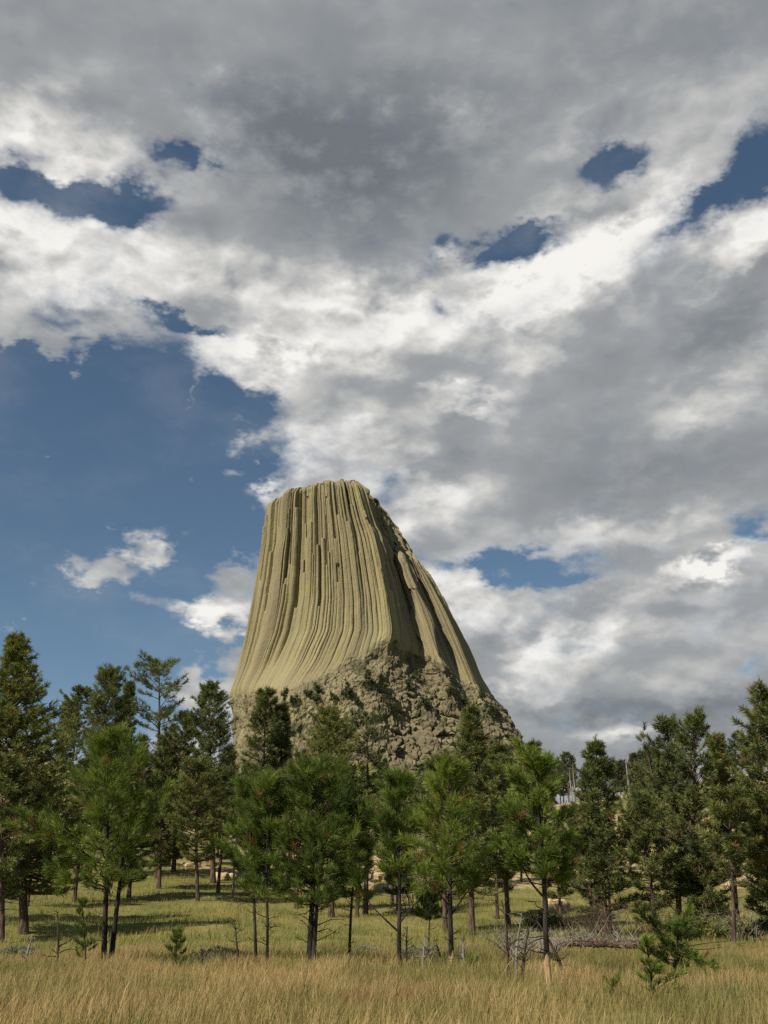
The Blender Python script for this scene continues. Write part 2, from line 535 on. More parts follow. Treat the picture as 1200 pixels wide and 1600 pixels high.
# ground sheet material
M_GROUND, nt, out = new_mat('grassy_ground')
geo = nt.n('ShaderNodeNewGeometry').outputs['Position']
g1 = nt.noise(geo, 0.11, 6, 0.6)
g2 = nt.noise(geo, 1.6, 5, 0.65)
g3 = nt.noise(geo, 0.022, 4, 0.55)
gc = nt.mix(nt.smooth(g1, 0.36, 0.66), (0.094, 0.108, 0.032), (0.196, 0.171, 0.061))
gc = nt.mix(nt.smooth(g2, 0.4, 0.75, 0, 0.6), gc, (0.240, 0.196, 0.078))
gc = nt.mix(nt.smooth(g3, 0.52, 0.68, 0, 0.6), gc, (0.110, 0.110, 0.043))
soil = nt.mix(nt.smooth(g2, 0.3, 0.7), (0.242, 0.181, 0.090), (0.354, 0.281, 0.150))
sm = nt.smooth(nt.math('MULTIPLY_ADD', nt.math('SUBTRACT', g2, 0.5), 0.5, nt.attr('soil')), 0.35, 0.62)
gc = nt.mix(sm, gc, soil)
nt.t.links.new(principled(nt, gc, 0.95, 0.08, g2, 0.15, 0.8), out.inputs[0])

# rock
M_ROCK, nt, out = new_mat('columnar_rock')
uvn = nt.n('ShaderNodeUVMap', uv_map='flow').outputs[0]
geo = nt.n('ShaderNodeNewGeometry').outputs['Position']
s1 = nt.noise(nt.vmath('MULTIPLY', uvn, (1, 0.05, 1)), 0.16, 5, 0.6)
s2 = nt.noise(nt.vmath('MULTIPLY', uvn, (1, 0.025, 1)), 0.55, 4, 0.6)
s3 = nt.noise(geo, 0.035, 5, 0.6)
s4 = nt.noise(geo, 0.55, 5, 0.65)
rc = nt.mix(nt.smooth(s1, 0.38, 0.62), (0.211, 0.181, 0.100), (0.275, 0.243, 0.127))
rc = nt.mix(nt.smooth(nt.noise(nt.vmath('MULTIPLY', uvn, (1, 0.12, 1)), 0.045, 4, 0.55), 0.44, 0.62, 0, 0.6), rc, (0.198, 0.170, 0.111))
rc = nt.mix(nt.smooth(s2, 0.50, 0.70, 0, 0.75), rc, (0.186, 0.141, 0.098))
rc = nt.mix(nt.smooth(s3, 0.48, 0.70, 0, 0.6), rc, (0.244, 0.225, 0.104))
rc = nt.mix(nt.smooth(nt.noise(nt.vmath('MULTIPLY', uvn, (1, 0.03, 1)), 0.33, 3, 0.5), 0.62, 0.74, 0, 0.55), rc, (0.241, 0.141, 0.071))
rc = nt.mix(nt.smooth(nt.attr('tint'), 0.0, 1.0, 0.0, 0.34), rc, (0.149, 0.126, 0.092))
rc = nt.mix(nt.smooth(s4, 0.52, 0.74, 0, 0.5), rc, (0.134, 0.118, 0.083))
nt.t.links.new(principled(nt, rc, 0.92, 0.12, s4, 0.8, 0.7), out.inputs[0])

M_RUBBLE, nt, out = new_mat('broken_rock')
geo = nt.n('ShaderNodeNewGeometry').outputs['Position']
r1 = nt.noise(geo, 0.05, 5, 0.6)
r2 = nt.noise(geo, 0.4, 5, 0.65)
rc = nt.mix(nt.smooth(r1, 0.36, 0.64), (0.178, 0.151, 0.093), (0.232, 0.208, 0.118))
rc = nt.mix(nt.smooth(r2, 0.48, 0.7, 0, 0.6), rc, (0.106, 0.093, 0.064))
rc = nt.mix(nt.smooth(nt.attr('tint'), 0.1, 0.9, 0.0, 0.85), rc, (0.119, 0.100, 0.067))
rc = nt.mix(nt.smooth(nt.noise(geo, 0.07, 5, 0.65), 0.53, 0.62, 0, 0.8), rc, (0.045, 0.051, 0.024))
nt.t.links.new(principled(nt, rc, 0.95, 0.1, r2, 1.0, 0.8), out.inputs[0])

M_STONE, nt, out = new_mat('sandstone')
geo = nt.n('ShaderNodeNewGeometry').outputs['Position']
r2 = nt.noise(geo, 2.0, 5, 0.65)
rc = nt.mix(nt.smooth(r2, 0.3, 0.7), (0.30, 0.22, 0.12), (0.50, 0.40, 0.24))
nt.t.links.new(principled(nt, rc, 0.95, 0.1, r2, 0.2, 0.8), out.inputs[0])

# ------------------------------------------------------------------ ground sheet
rad = 8.0 * (np.exp(np.linspace(0.03, math.log(1 + 9000 / 8.0), 330)) - 1)
fine = np.linspace(-0.5, 0.5, 330)
coarse = np.linspace(0.5, 2 * math.pi - 0.5, 92)[1:-1]
angs = np.concatenate([fine, coarse])
A_, R_ = np.meshgrid(angs, rad)
X_ = R_ * np.sin(A_); Y_ = R_ * np.cos(A_)
Z_ = ground(X_, Y_)
na, nr = len(angs), len(rad)
i = np.arange(nr - 1)[:, None] * na; j = np.arange(na)[None, :]; k = (j + 1) % na
gb = Buf()
soilv = np.clip(0.5 + 0.9 * fbm(X_ / 16.0, Y_ / 16.0, oct=4, seed=21), 0, 1) * sstep(R_, 100, 150) * (1 - 0.85 * sstep(R_, 330, 420))
soilv = np.maximum(soilv, 0.40 * sstep(R_, 230, 280) * (1 - sstep(R_, 330, 420)) * sstep(A_, 0.15, 0.3))
gb.add(np.stack([X_, Y_, Z_], -1).reshape(-1, 3), q=np.stack([i + j, i + na + j, i + na + k, i + k], -1).reshape(-1, 4)[:, ::-1])
ctr = np.concatenate([gb.v[0][:na], [[0, 0, 0]]])
gb.add(ctr, t=np.stack([np.arange(na), (np.arange(na) + 1) % na, np.full(na, na)], -1)[:, ::-1])
ground_o = gb.build('ground', M_GROUND, smooth=True, extra={'soil': np.concatenate([soilv.ravel(), np.zeros(na + 1)])})
tag(ground_o, kind='structure')

# ------------------------------------------------------------------ the rock tower
TD = 850.0
CTRL = {  # picture height: [(picture column, metres nearer (-) or farther (+) than the middle)] left edge, two front turns, corner, recess, ridge, recess, ridge, right edge, back
    752: [(428, 0), (455, -34), (505, -46), (556, -40), (569, -14), (579, 2), (588, 12), (596, 20), (603, 30), (560, 50), (455, 50)],
    790: [(413, 0), (446, -38), (505, -52), (566, -46), (581, -12), (592, 6), (601, 18), (609, 28), (616, 40), (588, 62), (450, 55)],
    820: [(410, 0), (444, -39), (507, -54), (574, -48), (590, -10), (604, 7), (615, 18), (625, 28), (635, 38), (608, 64), (448, 58)],
    850: [(408, 0), (443, -41), (508, -57), (586, -50), (606, -10), (619, 4), (632, 14), (643, 24), (652, 36), (620, 68), (446, 60)],
    872: [(404, 0), (440, -42), (509, -59), (591, -53), (614, -8), (629, -22), (643, 6), (654, 10), (666, 32), (628, 68), (443, 63)],
    900: [(400, 0), (438, -42), (510, -61), (597, -55), (623, -10), (637, -26), (654, 7), (666, 2), (684, 34), (640, 66), (440, 66)],
    950: [(391, 0), (431, -44), (511, -66), (607, -61), (640, -12), (657, -36), (677, 1), (690, -8), (707, 30), (660, 72), (435, 72)],
    1000: [(381, 0), (419, -47), (506, -72), (614, -68), (655, -22), (673, -46), (696, -7), (712, -18), (733, 26), (680, 80), (425, 80)],
    1050: [(369, 0), (401, -52), (484, -84), (604, -80), (671, -38), (690, -56), (713, -19), (732, -26), (753, 25), (700, 88), (412, 88)],
    1085: [(357, 0), (384, -58), (462, -98), (588, -94), (688, -58), (704, -62), (726, -33), (748, -30), (775, 25), (715, 96), (400, 96)],
    1105: [(360, 0), (380, -62), (458, -106), (590, -106), (694, -68), (712, -70), (736, -46), (760, -40), (785, 12), (725, 100), (400, 100)],
    1150: [(362, 0), (382, -66), (460, -110), (600, -112), (706, -80), (726, -80), (752, -56), (780, -46), (808, 10), (740, 108), (400, 108)],
    1210: [(352, 0), (378, -76), (460, -122), (610, -128), (722, -96), (745, -94), (772, -68), (806, -54), (840, 5), (760, 118), (392, 118)],
    1310: [(310, 0), (370, -110), (500, -165), (670, -165), (770, -130), (800, -126), (830, -90), (870, -60), (900, 0), (800, 140), (350, 140)],
}
RIM = [786, 772, 764, 761, 764, 768, 773, 779, 787, 795, 780]
BOT = [1090, 1094, 1092, 1010, 1030, 1046, 1062, 1072, 1080, 1080, 1080]
lev = np.array(sorted(CTRL))
cx_ = np.array([[c[0] for c in CTRL[l]] for l in lev], float)
co_ = np.array([[c[1] for c in CTRL[l]] for l in lev], float)
K = cx_.shape[1]
# perimeter samples spaced by length at a middle level
li = list(lev).index(950)
pxm = cx_[li] * 0.6; pym = co_[li]
seg = np.hypot(np.roll(pxm, -1) - pxm, np.roll(pym, -1) - pym)
front_density = np.where(np.arange(K) < 8, 1.0, 0.30)
NS = 1500
cumw = np.concatenate([[0], np.cumsum(seg * front_density)])
uu = np.linspace(0, cumw[-1], NS, endpoint=False)
qs = np.interp(uu, cumw, np.arange(K + 1))
arc = np.interp(qs, np.arange(K + 1), np.concatenate([[0], np.cumsum(seg)]))


def ring_interp(vals):
    r = np.interp(qs, np.arange(K + 1), np.append(vals, vals[0]))
    kw = 17
    ker = np.hanning(kw + 2)[1:-1]; ker /= ker.sum()
    return np.convolve(np.concatenate([r[-kw:], r, r[:kw]]), ker, 'same')[kw:-kw]


CX = np.stack([ring_interp(r) for r in cx_]); CO = np.stack([ring_interp(r) for r in co_])
pyg = np.arange(740, 1312, 2.0)


def lev_interp(C):
    out = np.stack([np.interp(pyg, lev, C[:, s]) for s in range(NS)], 1)
    kw = 13
    ker = np.hanning(kw + 2)[1:-1]; ker /= ker.sum()
    p = np.pad(out, ((kw, kw), (0, 0)), mode='edge')
    return sum(ker[m] * p[kw - kw // 2 + m: kw - kw // 2 + m + out.shape[0]] for m in range(kw))


GX = lev_interp(CX); GO = lev_interp(CO)
rng = np.random.default_rng(11)
# columns: irregular boundaries along the perimeter
bounds = [0.0]
total = arc[-1] + (arc[1] - arc[0])
while bounds[-1] < total - 3:
    bounds.append(bounds[-1] + rng.choice([2.6, 3.4, 4.4, 5.6], p=[.25, .35, .28, .12]) * rng.uniform(0.85, 1.15))
bounds[-1] = total
bounds = np.array(bounds)
ncol = len(bounds) - 1
cid = np.clip(np.searchsorted(bounds, arc, side='right') - 1, 0, ncol - 1)
cw = (bounds[1:] - bounds[:-1])[cid]
cfrac = (arc - bounds[cid]) / cw
rim = ring_interp(np.array(RIM, float)) + (rng.normal(0, 0.5, ncol))[cid] + 0.9 * vnoise(arc / 14.0, arc * 0, seed=5)
bot = ring_interp(np.array(BOT, float)) + 7 * vnoise(arc / 9.0, arc * 0, seed=8)
NV = 430
tv = np.linspace(0, 1, NV)
PYG = rim[None, :] + tv[:, None] * (1305 - rim[None, :])
fi = np.clip((PYG - pyg[0]) / 2.0, 0, len(pyg) - 1.001)
ii = fi.astype(int); ff = fi - ii
jj = np.broadcast_to(np.arange(NS), PYG.shape)
pxx = GX[ii, jj] * (1 - ff) + GX[ii + 1, jj] * ff
offm = GO[ii, jj] * (1 - ff) + GO[ii + 1, jj] * ff
te = tan_el(PYG)
dd_ = TD + offm
ZZ = EYE + (TD + np.minimum(offm, 0) * 0.55) * te
XX = (pxx - 600) / F_PX * (dd_ * CP + (ZZ - EYE) * SP)
YY = dd_
# outward normals in plan
tx = np.roll(XX, -3, 1) - np.roll(XX, 3, 1); ty = np.roll(YY, -3, 1) - np.roll(YY, 3, 1)
ln = np.maximum(np.hypot(tx, ty), 1e-6)
nx, ny = ty / ln, -tx / ln
cxm, cym = XX.mean(1, keepdims=True), YY.mean(1, keepdims=True)
flip = np.sign(np.median(((XX - cxm) * nx + (YY - cym) * ny)))
nx *= flip; ny *= flip
A2 = np.broadcast_to(arc[None, :], PYG.shape)
CF = cfrac[None, :]
colb = sstep(PYG, bot[None, :] - 16, bot[None, :] + 26)          # 0 on the columns, 1 on the broken base
# column relief
prof = np.clip((1 - np.abs(2 * CF - 1)) / 0.34, 0, 1)          # flat face, bevelled edges

crack_amp = rng.choice([0.3, 1.1, 3.0, 6.0], ncol, p=[.38, .28, .20, .14])
act = np.clip(0.65 + 0.9 * vnoise(np.arange(ncol) / 5.0, np.zeros(ncol), seed=14), 0.28, 1.5)
crack_amp = crack_amp * act
tilt = rng.normal(0, 0.30, ncol) * act
left_d = np.minimum(CF, 2.0) * cw[None, :]
right_d = (1 - CF) * cw[None, :]
row = np.linspace(0, 1, NV)[:, None]
disp = cw[None, :] * (0.14 * act[cid][None, :] * (prof - 0.8) + tilt[cid][None, :] * (CF - 0.5))
mod = 0.55 + 0.75 * vnoise(np.broadcast_to(cid[None, :] * 3.7, PYG.shape), PYG / 90.0, seed=31)
crack_amp = np.where((np.interp(bounds[:-1], arc, qs) > 4.4) & (np.interp(bounds[:-1], arc, qs) < 8), crack_amp * 1.8 + 1.8, crack_amp)
mod2 = 0.55 + 0.75 * vnoise(np.broadcast_to(((cid + 1) % ncol)[None, :] * 3.7, PYG.shape), PYG / 90.0, seed=31)
disp = disp - crack_amp[cid][None, :] * np.clip(mod, 0, 1.4) * np.exp(-(left_d / (0.55 + 0.14 * crack_amp[cid][None, :])) ** 2) - crack_amp[(cid + 1) % ncol][None, :] * np.clip(mod2, 0, 1.4) * np.exp(-(right_d / (0.55 + 0.14 * crack_amp[(cid + 1) % ncol][None, :])) ** 2)
# each column stands a little in front of or behind its neighbours; some are snapped off, leaving a stump below
base_off = rng.normal(0, 0.55, ncol) + 1.5 * vnoise(np.arange(ncol) / 3.1, np.zeros(ncol), seed=4)
disp = disp + base_off[cid][None, :]
upper_right = (sstep(qs, 3.1, 3.8) * (1 - sstep(qs, 8.5, 9.0)))[None, :] * (1 - sstep(PYG, 855, 900))
disp = disp + upper_right * 2.6 * fbm(A2 / 7.0, ZZ / 9.0, oct=4, seed=57)
for rep in range(3):
    prob = (0.42, 0.30, 0.2)[rep]
    has = rng.random(ncol) < prob
    hb = 770 + 250 * rng.random(ncol) ** 1.2
    hb = 0.6 * hb + 0.4 * (860 + 110 * vnoise(np.arange(ncol) / 4.3, np.zeros(ncol), seed=41 + rep))
    dep = rng.uniform(1.3, 4.2, ncol) * has
    up = rng.random(ncol) < 0.78
    hb2 = hb - rng.uniform(20, 160, ncol)                       # some slabs are missing only over a stretch
    above = sstep(PYG, hb[cid][None, :] + 2, hb[cid][None, :] - 2) if False else (1 - sstep(PYG, hb[cid][None, :] - 1.2, hb[cid][None, :] + 1.2))
    stretch = np.where(up[cid][None, :], 1.0, sstep(PYG, hb2[cid][None, :] - 1.5, hb2[cid][None, :] + 1.5))
    disp = disp - dep[cid][None, :] * above * stretch
disp = disp + 0.22 * fbm(A2 / 3.0, ZZ / 7.0, oct=3, seed=51) + 1.2 * vnoise(A2 / 26.0, ZZ / 220.0, seed=52)
fade = 1 - 0.62 * sstep(PYG, bot[None, :] - 75, bot[None, :] - 5)
rim_fade = sstep(PYG, rim[None, :] - 2, rim[None, :] + 14)
disp_col = disp * fade * (0.35 + 0.65 * rim_fade) - 4.0 * (1 - rim_fade) ** 2 + (1 - rim_fade) * 1.6 * fbm(A2 / 5.0, ZZ / 5.0, oct=3, seed=55)
# broken base
rightness = sstep(qs, 2.4, 3.4)[None, :] * np.ones_like(PYG)
X0, Y0, Z0 = XX, YY, ZZ
sel = colb > 0.01
w1 = np.zeros(PYG.shape); w2 = np.zeros(PYG.shape); w3 = np.zeros(PYG.shape); rv1 = np.zeros(PYG.shape)
xs, ys, zs = X0[sel], Y0[sel], Z0[sel]
wx = xs + 5 * vnoise(xs / 14, ys / 14, zs / 14, seed=61); wz = zs + 7 * vnoise(xs / 14, ys / 14, zs / 14, seed=62)
d1, d2, rv, f1 = worley(wx / 12.0, ys / 14.0, wz / 21.0, 71, True)
w1[sel] = np.minimum((d2 - d1) * 3.2, 1.0) + 3.2 * f1; rv1[sel] = rv
d1, d2, rvb, f2 = worley(wx / 4.6, ys / 4.6, wz / 7.0, 81, True)
w2[sel] = np.minimum((d2 - d1) * 3.0, 1.0) + 0.9 * rvb + 3.0 * f2
w3[sel] = fbm(xs / 3.0, ys / 3.0, zs / 3.0, oct=3, seed=91)
amp = 0.22 + 0.90 * rightness
amp = amp * 0.75 * np.clip(0.75 + 0.9 * fbm(A2 / 45.0, ZZ / 38.0, oct=2, seed=97), 0.15, 1.6)
disp_rub = amp * (2.6 * (w1 - 0.7) + 4.2 * (rv1 - 0.5)) + (0.15 + 0.85 * amp) * 1.25 * (w2 - 1.0) + 1.3 * w3 + 5.5 * fbm(A2 / 34.0, ZZ / 40.0, oct=3, seed=95)
disp = disp_col * (1 - colb) + disp_rub * colb
XX = XX + nx * disp; YY = YY + ny * disp
ZZ = ZZ + colb * 0.6 * (w2 - 0.9)
tint = np.clip(0.25 + 0.75 * rng.random(ncol)[cid][None, :] * np.ones_like(PYG), 0, 1)
tint = np.where(colb > 0.5, np.clip(rv1 * 0.7 + 0.3 * rightness, 0, 1), tint)
V = np.stack([XX, YY, ZZ], -1)
UV = np.stack([A2, ZZ], -1)
tower = thing('rock_tower', (float(XX.mean()), TD, 95.0), 'huge columned rock tower with a flat top and flaring base, rising behind the pines', 'rock tower')
origin = np.array(tower.location)


def grid_part(name, keep_rows_mask, mat):
    i = np.arange(NV - 1)[:, None]; j = np.arange(NS)[None, :]; k = (j + 1) % NS
    q = np.stack(np.broadcast_arrays(i * NS + j, i * NS + k, (i + 1) * NS + k, (i + 1) * NS + j), -1)
    qsel = q[keep_rows_mask].reshape(-1, 4)[:, ::-1]
    used, inv = np.unique(qsel, return_inverse=True)
    b = Buf()
    b.add(V.reshape(-1, 3)[used] - origin, q=inv.reshape(-1, 4), a=tint.ravel()[used])
    return b, used


mcol = colb[:-1] < 0.5
b, used = grid_part('columns', mcol, M_ROCK)
ncolv = b.n
uvs = [UV.reshape(-1, 2)[used]]
# flat top
rimv = V[0] - origin
cen = rimv.mean(0)
rings = [rimv]
for f in (0.85, 0.6, 0.3):
    r = cen + (rimv - cen) * f
    r[:, 2] = rimv[:, 2] * f + (cen[2] + 3) * (1 - f) + 1.5 * (1 - f) + 1.2 * vnoise(r[:, 0] / 9, r[:, 1] / 9, seed=3)
    rings.append(r)
tv_ = np.concatenate(rings + [[cen + np.array([0, 0, 4.0])]])
jq = np.arange(NS); kq = (jq + 1) % NS
tq = np.concatenate([np.stack([m * NS + jq, (m + 1) * NS + jq, (m + 1) * NS + kq, m * NS + kq], -1) for m in range(3)])
b.add(tv_, q=tq, t=np.stack([3 * NS + jq, np.full(NS, 4 * NS), 3 * NS + kq], -1), a=0.6)
uvs.append(tv_[:, :2])
b.build('column_face', M_ROCK, tower, smooth=False, uv=np.concatenate(uvs))
b, used = grid_part('base', ~mcol, M_RUBBLE)
b.build('boulder_base', M_RUBBLE, tower, smooth=False)
TOWER_PTS = (PYG, qs, V)

#@@OBJECTS@@
# ------------------------------------------------------------------ vegetation builders
def unit(v):
    return v / max(np.linalg.norm(v), 1e-9)


PROFILES = {
    'young': ([0, .12, .3, .55, .8, 1], [.62, .95, 1.0, .80, .45, .10]),
    'cone': ([0, .1, .3, .6, .85, 1], [.80, 1.0, .88, .56, .26, .04]),
    'mature': ([0, .12, .35, .65, .85, 1], [.55, .85, 1.0, .82, .52, .16]),
    'flat': ([0, .2, .5, .75, .92, 1], [.45, .7, .85, 1.0, .70, .30]),
    'bushy': ([0, .15, .5, .8, 1], [.9, 1.0, .85, .5, .1]),
}


class Foliage:
    """gathers needle tufts: centre, direction, size, tone"""
    def __init__(self):
        self.p, self.d, self.s, self.a = [], [], [], []

    def tuft(self, p, d, s, a):
        self.p.append(p); self.d.append(d); self.s.append(s); self.a.append(a)

    def build(self, name, mat, parent, n, width, rng, spread=(0.2, 1.35), origin=None):
        p = np.array(self.p); d = np.array(self.d); s = np.array(self.s); a = np.array(self.a)
        d = d / np.maximum(np.linalg.norm(d, axis=1, keepdims=True), 1e-9)
        m = len(p)
        p = np.repeat(p, n, 0); d = np.repeat(d, n, 0); s = np.repeat(s, n); a = np.repeat(a, n)
        r = rng.normal(size=(m * n, 3))
        perp = r - (r * d).sum(1, keepdims=True) * d
        perp /= np.maximum(np.linalg.norm(perp, axis=1, keepdims=True), 1e-9)
        th = rng.uniform(spread[0], spread[1], m * n)
        nd = d * np.cos(th)[:, None] + perp * np.sin(th)[:, None]
        st = p + d * (rng.uniform(-0.55, 0.30, m * n) * s)[:, None]
        L = s * rng.uniform(0.65, 1.1, m * n)
        side = np.cross(nd, rng.normal(size=(m * n, 3)))
        side /= np.maximum(np.linalg.norm(side, axis=1, keepdims=True), 1e-9)
        wv = side * (width * rng.uniform(0.7, 1.3, m * n))[:, None]
        mid = st + nd * (L * 0.55)[:, None]
        tip = st + nd * L[:, None]
        tip[:, 2] -= 0.06 * L
        v = np.stack([st - wv * 0.35, st + wv * 0.35, mid + wv * 0.5, tip, mid - wv * 0.5], 1).reshape(-1, 3)
        k = np.arange(m * n)[:, None] * 5
        b = Buf()
        brown = np.repeat(rng.random(m) < 0.035, n)
        tone = np.repeat(np.where(brown, 0.98, np.clip(a + rng.normal(0, 0.10, m * n), 0, 0.88)), 5)
        b.add(v, q=k + np.array([[0, 1, 2, 4]]), t=k + np.array([[4, 2, 3]]), a=tone)
        return b.build(name, mat, parent)


def limb_curve(o, azm, length, el0, curl, n=5, wob=0.05, rng=None):
    dirh = np.array([math.sin(azm), math.cos(azm), 0.0])
    s = np.linspace(0, 1, n)
    pts = o + dirh * (length * s)[:, None]
    pts[:, 2] += length * (math.tan(el0) * s * (1 - 0.35 * s) + curl * s ** 2)
    if rng is not None:
        pts[1:] += rng.normal(0, wob * length, (n - 1, 3)) * s[1:, None]
    return pts


def pine(name, label, cat, base, top, hw, cb, profile='mature', style='mature', seed=0, group=None, spacing=0.55, nlimb=4,
         tuft=0.42, needles=16, width=0.035, r0=None, stems=None, extra=None, dead=8, el=(0.0, 0.75), gap=0.12, asym=(1, 1), bare_base=False, twig=4, skew=0.0, tone=0.0, trunk_mat=None):
    """base, top: world points; hw: crown half width in metres; cb: crown base as a fraction of the height"""
    rng = np.random.default_rng(seed)
    base = np.asarray(base, float); top = np.asarray(top, float)
    H = top[2] - base[2]
    root = thing(name, tuple(base), label, cat, group)
    lean = top - base
    w1, w2 = rng.uniform(0, 6.28, 2)
    wa = 0.008 * H

    def spine(t):
        t = np.asarray(t, float)
        return np.stack([lean[0] * t + wa * (np.sin(4 * t + w1) - math.sin(w1)) * np.minimum(t * 3, 1), lean[1] * t + wa * (np.sin(5 * t + w2) - math.sin(w2)) * np.minimum(t * 3, 1), H * t], -1)

    r0 = r0 or 0.013 * H + 0.02
    tb = Buf()
    tt = np.linspace(0, 1, 20)
    tr = r0 * (1 - tt) ** 0.8 + 0.012
    tr[0] *= 1.25
    pts = spine(tt)
    poly = pts.copy(); pts[0, 2] -= 0.25
    spine = lambda t: np.stack([np.interp(t, tt, poly[:, c]) for c in range(3)], -1)
    tube(tb, pts, tr, 8)
    fol = Foliage()
    ptn, prr = PROFILES[profile]
    z = cb * H
    gold = rng.uniform(0, 6.28)
    amod = rng.uniform(0.80, 1.18, 8)
    while z < H * 0.975:
        t = z / H
        ct = max(0.0, (t - cb) / (1 - cb))
        R = hw * float(np.interp(ct, ptn, prr))
        layer = rng.uniform(0.72, 1.15)
        for q in range(nlimb):
            gold += 2.39996 + rng.normal(0, 0.35)
            if rng.random() < gap + (0.12 if style == 'young' else 0.06) and ct < 0.9:
                continue
            amul = amod[int(gold / (2 * math.pi) * 8) % 8]
            sx = math.sin(gold)
            amul *= asym[1] if sx > 0 else asym[0]
            L = max(R * layer * amul * rng.uniform(0.72, 1.12), 0.12)
            e0 = min(el[0] + (el[1] - el[0]) * ct ** 0.8 + rng.normal(0, 0.13), 1.12)
            o = spine(t + rng.uniform(-.5, .5) * spacing / H * 0.8)
            lp = limb_curve(o, gold, L, e0, 0.16 + 0.12 * rng.random(), 5, 0.03, rng)
            rb = min(r0 * 0.38 * (1 - t) + 0.006 + 0.006 * L, r0 * 0.5)
            tube(tb, lp, np.linspace(rb, 0.006, 5), 4, cap=False)
            seglen = L
            nt_ = max(2, int(round(twig * min(1.6, 0.5 + L / max(hw, .3)))))
            lum = float(np.clip(0.5 + tone + rng.normal(0, 0.22), 0, 1))
            dirl = unit(lp[-1] - lp[-2])
            fol.tuft(lp[-1], unit(dirl + np.array([0, 0, 0.7 if style == 'young' else 0.35])), tuft * rng.uniform(.85, 1.15), lum)
            for m in range(nt_):
                s = 0.30 + 0.66 * (m + rng.random()) / nt_
                pb = np.array([np.interp(s, np.linspace(0, 1, 5), lp[:, c]) for c in range(3)])
                sd = (1 if m % 2 else -1)
                a2 = gold + sd * rng.uniform(0.5, 1.2)
                tl = max(0.34 * L * (1.25 - s), tuft * 0.5) * rng.uniform(0.6, 1.1)
                dv = np.array([math.sin(a2), math.cos(a2), rng.uniform(0.0, 0.55)])
                pe = pb + unit(dv) * tl
                if tl > 0.4 and needles > 20:
                    tube(tb, np.stack([pb, (pb + pe) / 2 + [0, 0, -0.02 * tl], pe]), [0.010, 0.007, 0.004], 3, cap=False)
                fol.tuft(pe, unit(unit(dv) + np.array([0, 0, 0.9 if style == 'young' else 0.45])), tuft * rng.uniform(.75, 1.1), float(np.clip(lum + rng.normal(0, 0.1), 0, 1)))
                if tl > tuft * 1.1:
                    fol.tuft((pb + pe) / 2, unit(unit(dv) + np.array([0, 0, 0.3])), tuft * rng.uniform(.7, 1.0), float(np.clip(lum - 0.05, 0, 1)))
        z += spacing * rng.uniform(0.8, 1.2) * (1 - 0.35 * ct)
    for t in np.linspace(0.93, 1.0, 4):
        fol.tuft(spine(t), np.array([rng.normal(0, .1), rng.normal(0, .1), 1.0]), tuft * (1.0 if t < 1 else 1.1), 0.7)
    # dead lower limbs
    for k in range(dead):
        t = rng.uniform(0.08, cb + 0.08)
        a0 = rng.uniform(0, 6.28)
        lp = limb_curve(spine(t), a0, hw * rng.uniform(0.25, 0.75), rng.uniform(-0.25, 0.5), rng.uniform(-0.2, 0.5), 6, 0.06, rng)
        tube(tb, lp, np.linspace(0.014 + 0.09 * r0, 0.005, 6), 4, cap=False)
        for m in range(2):
            pb = lp[rng.integers(2, 5)]
            lq = limb_curve(pb, a0 + rng.normal(0, 0.8), hw * rng.uniform(0.1, 0.28), rng.uniform(-0.1, 0.7), 0.1, 4, 0.05, rng)
            tube(tb, lq, np.linspace(0.010, 0.003, 4), 3, cap=False)
    for st in (stems or []):      # further stems from the foot: [(offset base x, y), (offset top x, y), height fraction, radius factor]
        (bx, by), (ex, ey), hf, rf = st
        t = np.linspace(0, 1, 9)
        pts = np.stack([bx + (ex - bx) * t ** 1.3 , by + (ey - by) * t ** 1.3, H * hf * t], -1); pts[0, 2] -= 0.25
        b2 = Buf()
        tube(b2, pts, r0 * rf * (1 - t) ** 0.7 + 0.012, 7)
        for k in range(26):
            s = rng.uniform(0.45, 1.0)
            o = np.array([np.interp(s, t, pts[:, c]) for c in range(3)])
            g2 = rng.uniform(0, 6.28)
            L = hw * 0.42 * (1.15 - 0.55 * s) * rng.uniform(0.6, 1.1)
            lp = limb_curve(o, g2, L, 0.35 + 0.4 * s, 0.2, 4, 0.03, rng)
            tube(b2, lp, np.linspace(0.014, 0.005, 4), 4, cap=False)
            fol.tuft(lp[-1], unit(lp[-1] - lp[-2] + np.array([0, 0, 0.2])), tuft, float(np.clip(0.5 + rng.normal(0, .15), 0, 1)))
            fol.tuft(lp[-2], unit(lp[-1] - lp[-2] + np.array([0, 0, 0.3])), tuft * .85, 0.45)
        b2.build('trunk', trunk_mat or (M_BARK_DARK if style == 'young' else M_BARK_RED), root, smooth=True)
    for ex in (extra or []):      # single long limbs: (points relative to the base, radius, share that is bare, twigs)
        pts, rb, f0, nn = ex
        pts = np.asarray(pts, float)
        tk = np.linspace(0, 1, len(pts)); tf = np.linspace(0, 1, 9)
        pf = np.stack([np.interp(tf, tk, pts[:, c]) for c in range(3)], -1)
        pf[1:-1] = 0.25 * pf[:-2] + 0.5 * pf[1:-1] + 0.25 * pf[2:]
        tube(tb, pf, np.linspace(rb, 0.006, 9), 5, cap=False)
        for k in range(nn):
            s = f0 + (1 - f0) * (k + rng.random()) / nn
            o = np.array([np.interp(s, tf, pf[:, c]) for c in range(3)])
            dv = unit(pf[-1] - pf[0]) + rng.normal(0, 0.7, 3)
            pe = o + unit(dv) * tuft * rng.uniform(0.4, 1.5)
            fol.tuft(pe, unit(unit(dv) + np.array([0, 0, 0.4])), tuft * rng.uniform(.75, 1.1), float(np.clip(0.5 + rng.normal(0, .15), 0, 1)))
    bark = trunk_mat or (M_BARK_DARK if style == 'young' else M_BARK_RED)
    tb.build('trunk', bark, root, smooth=True)
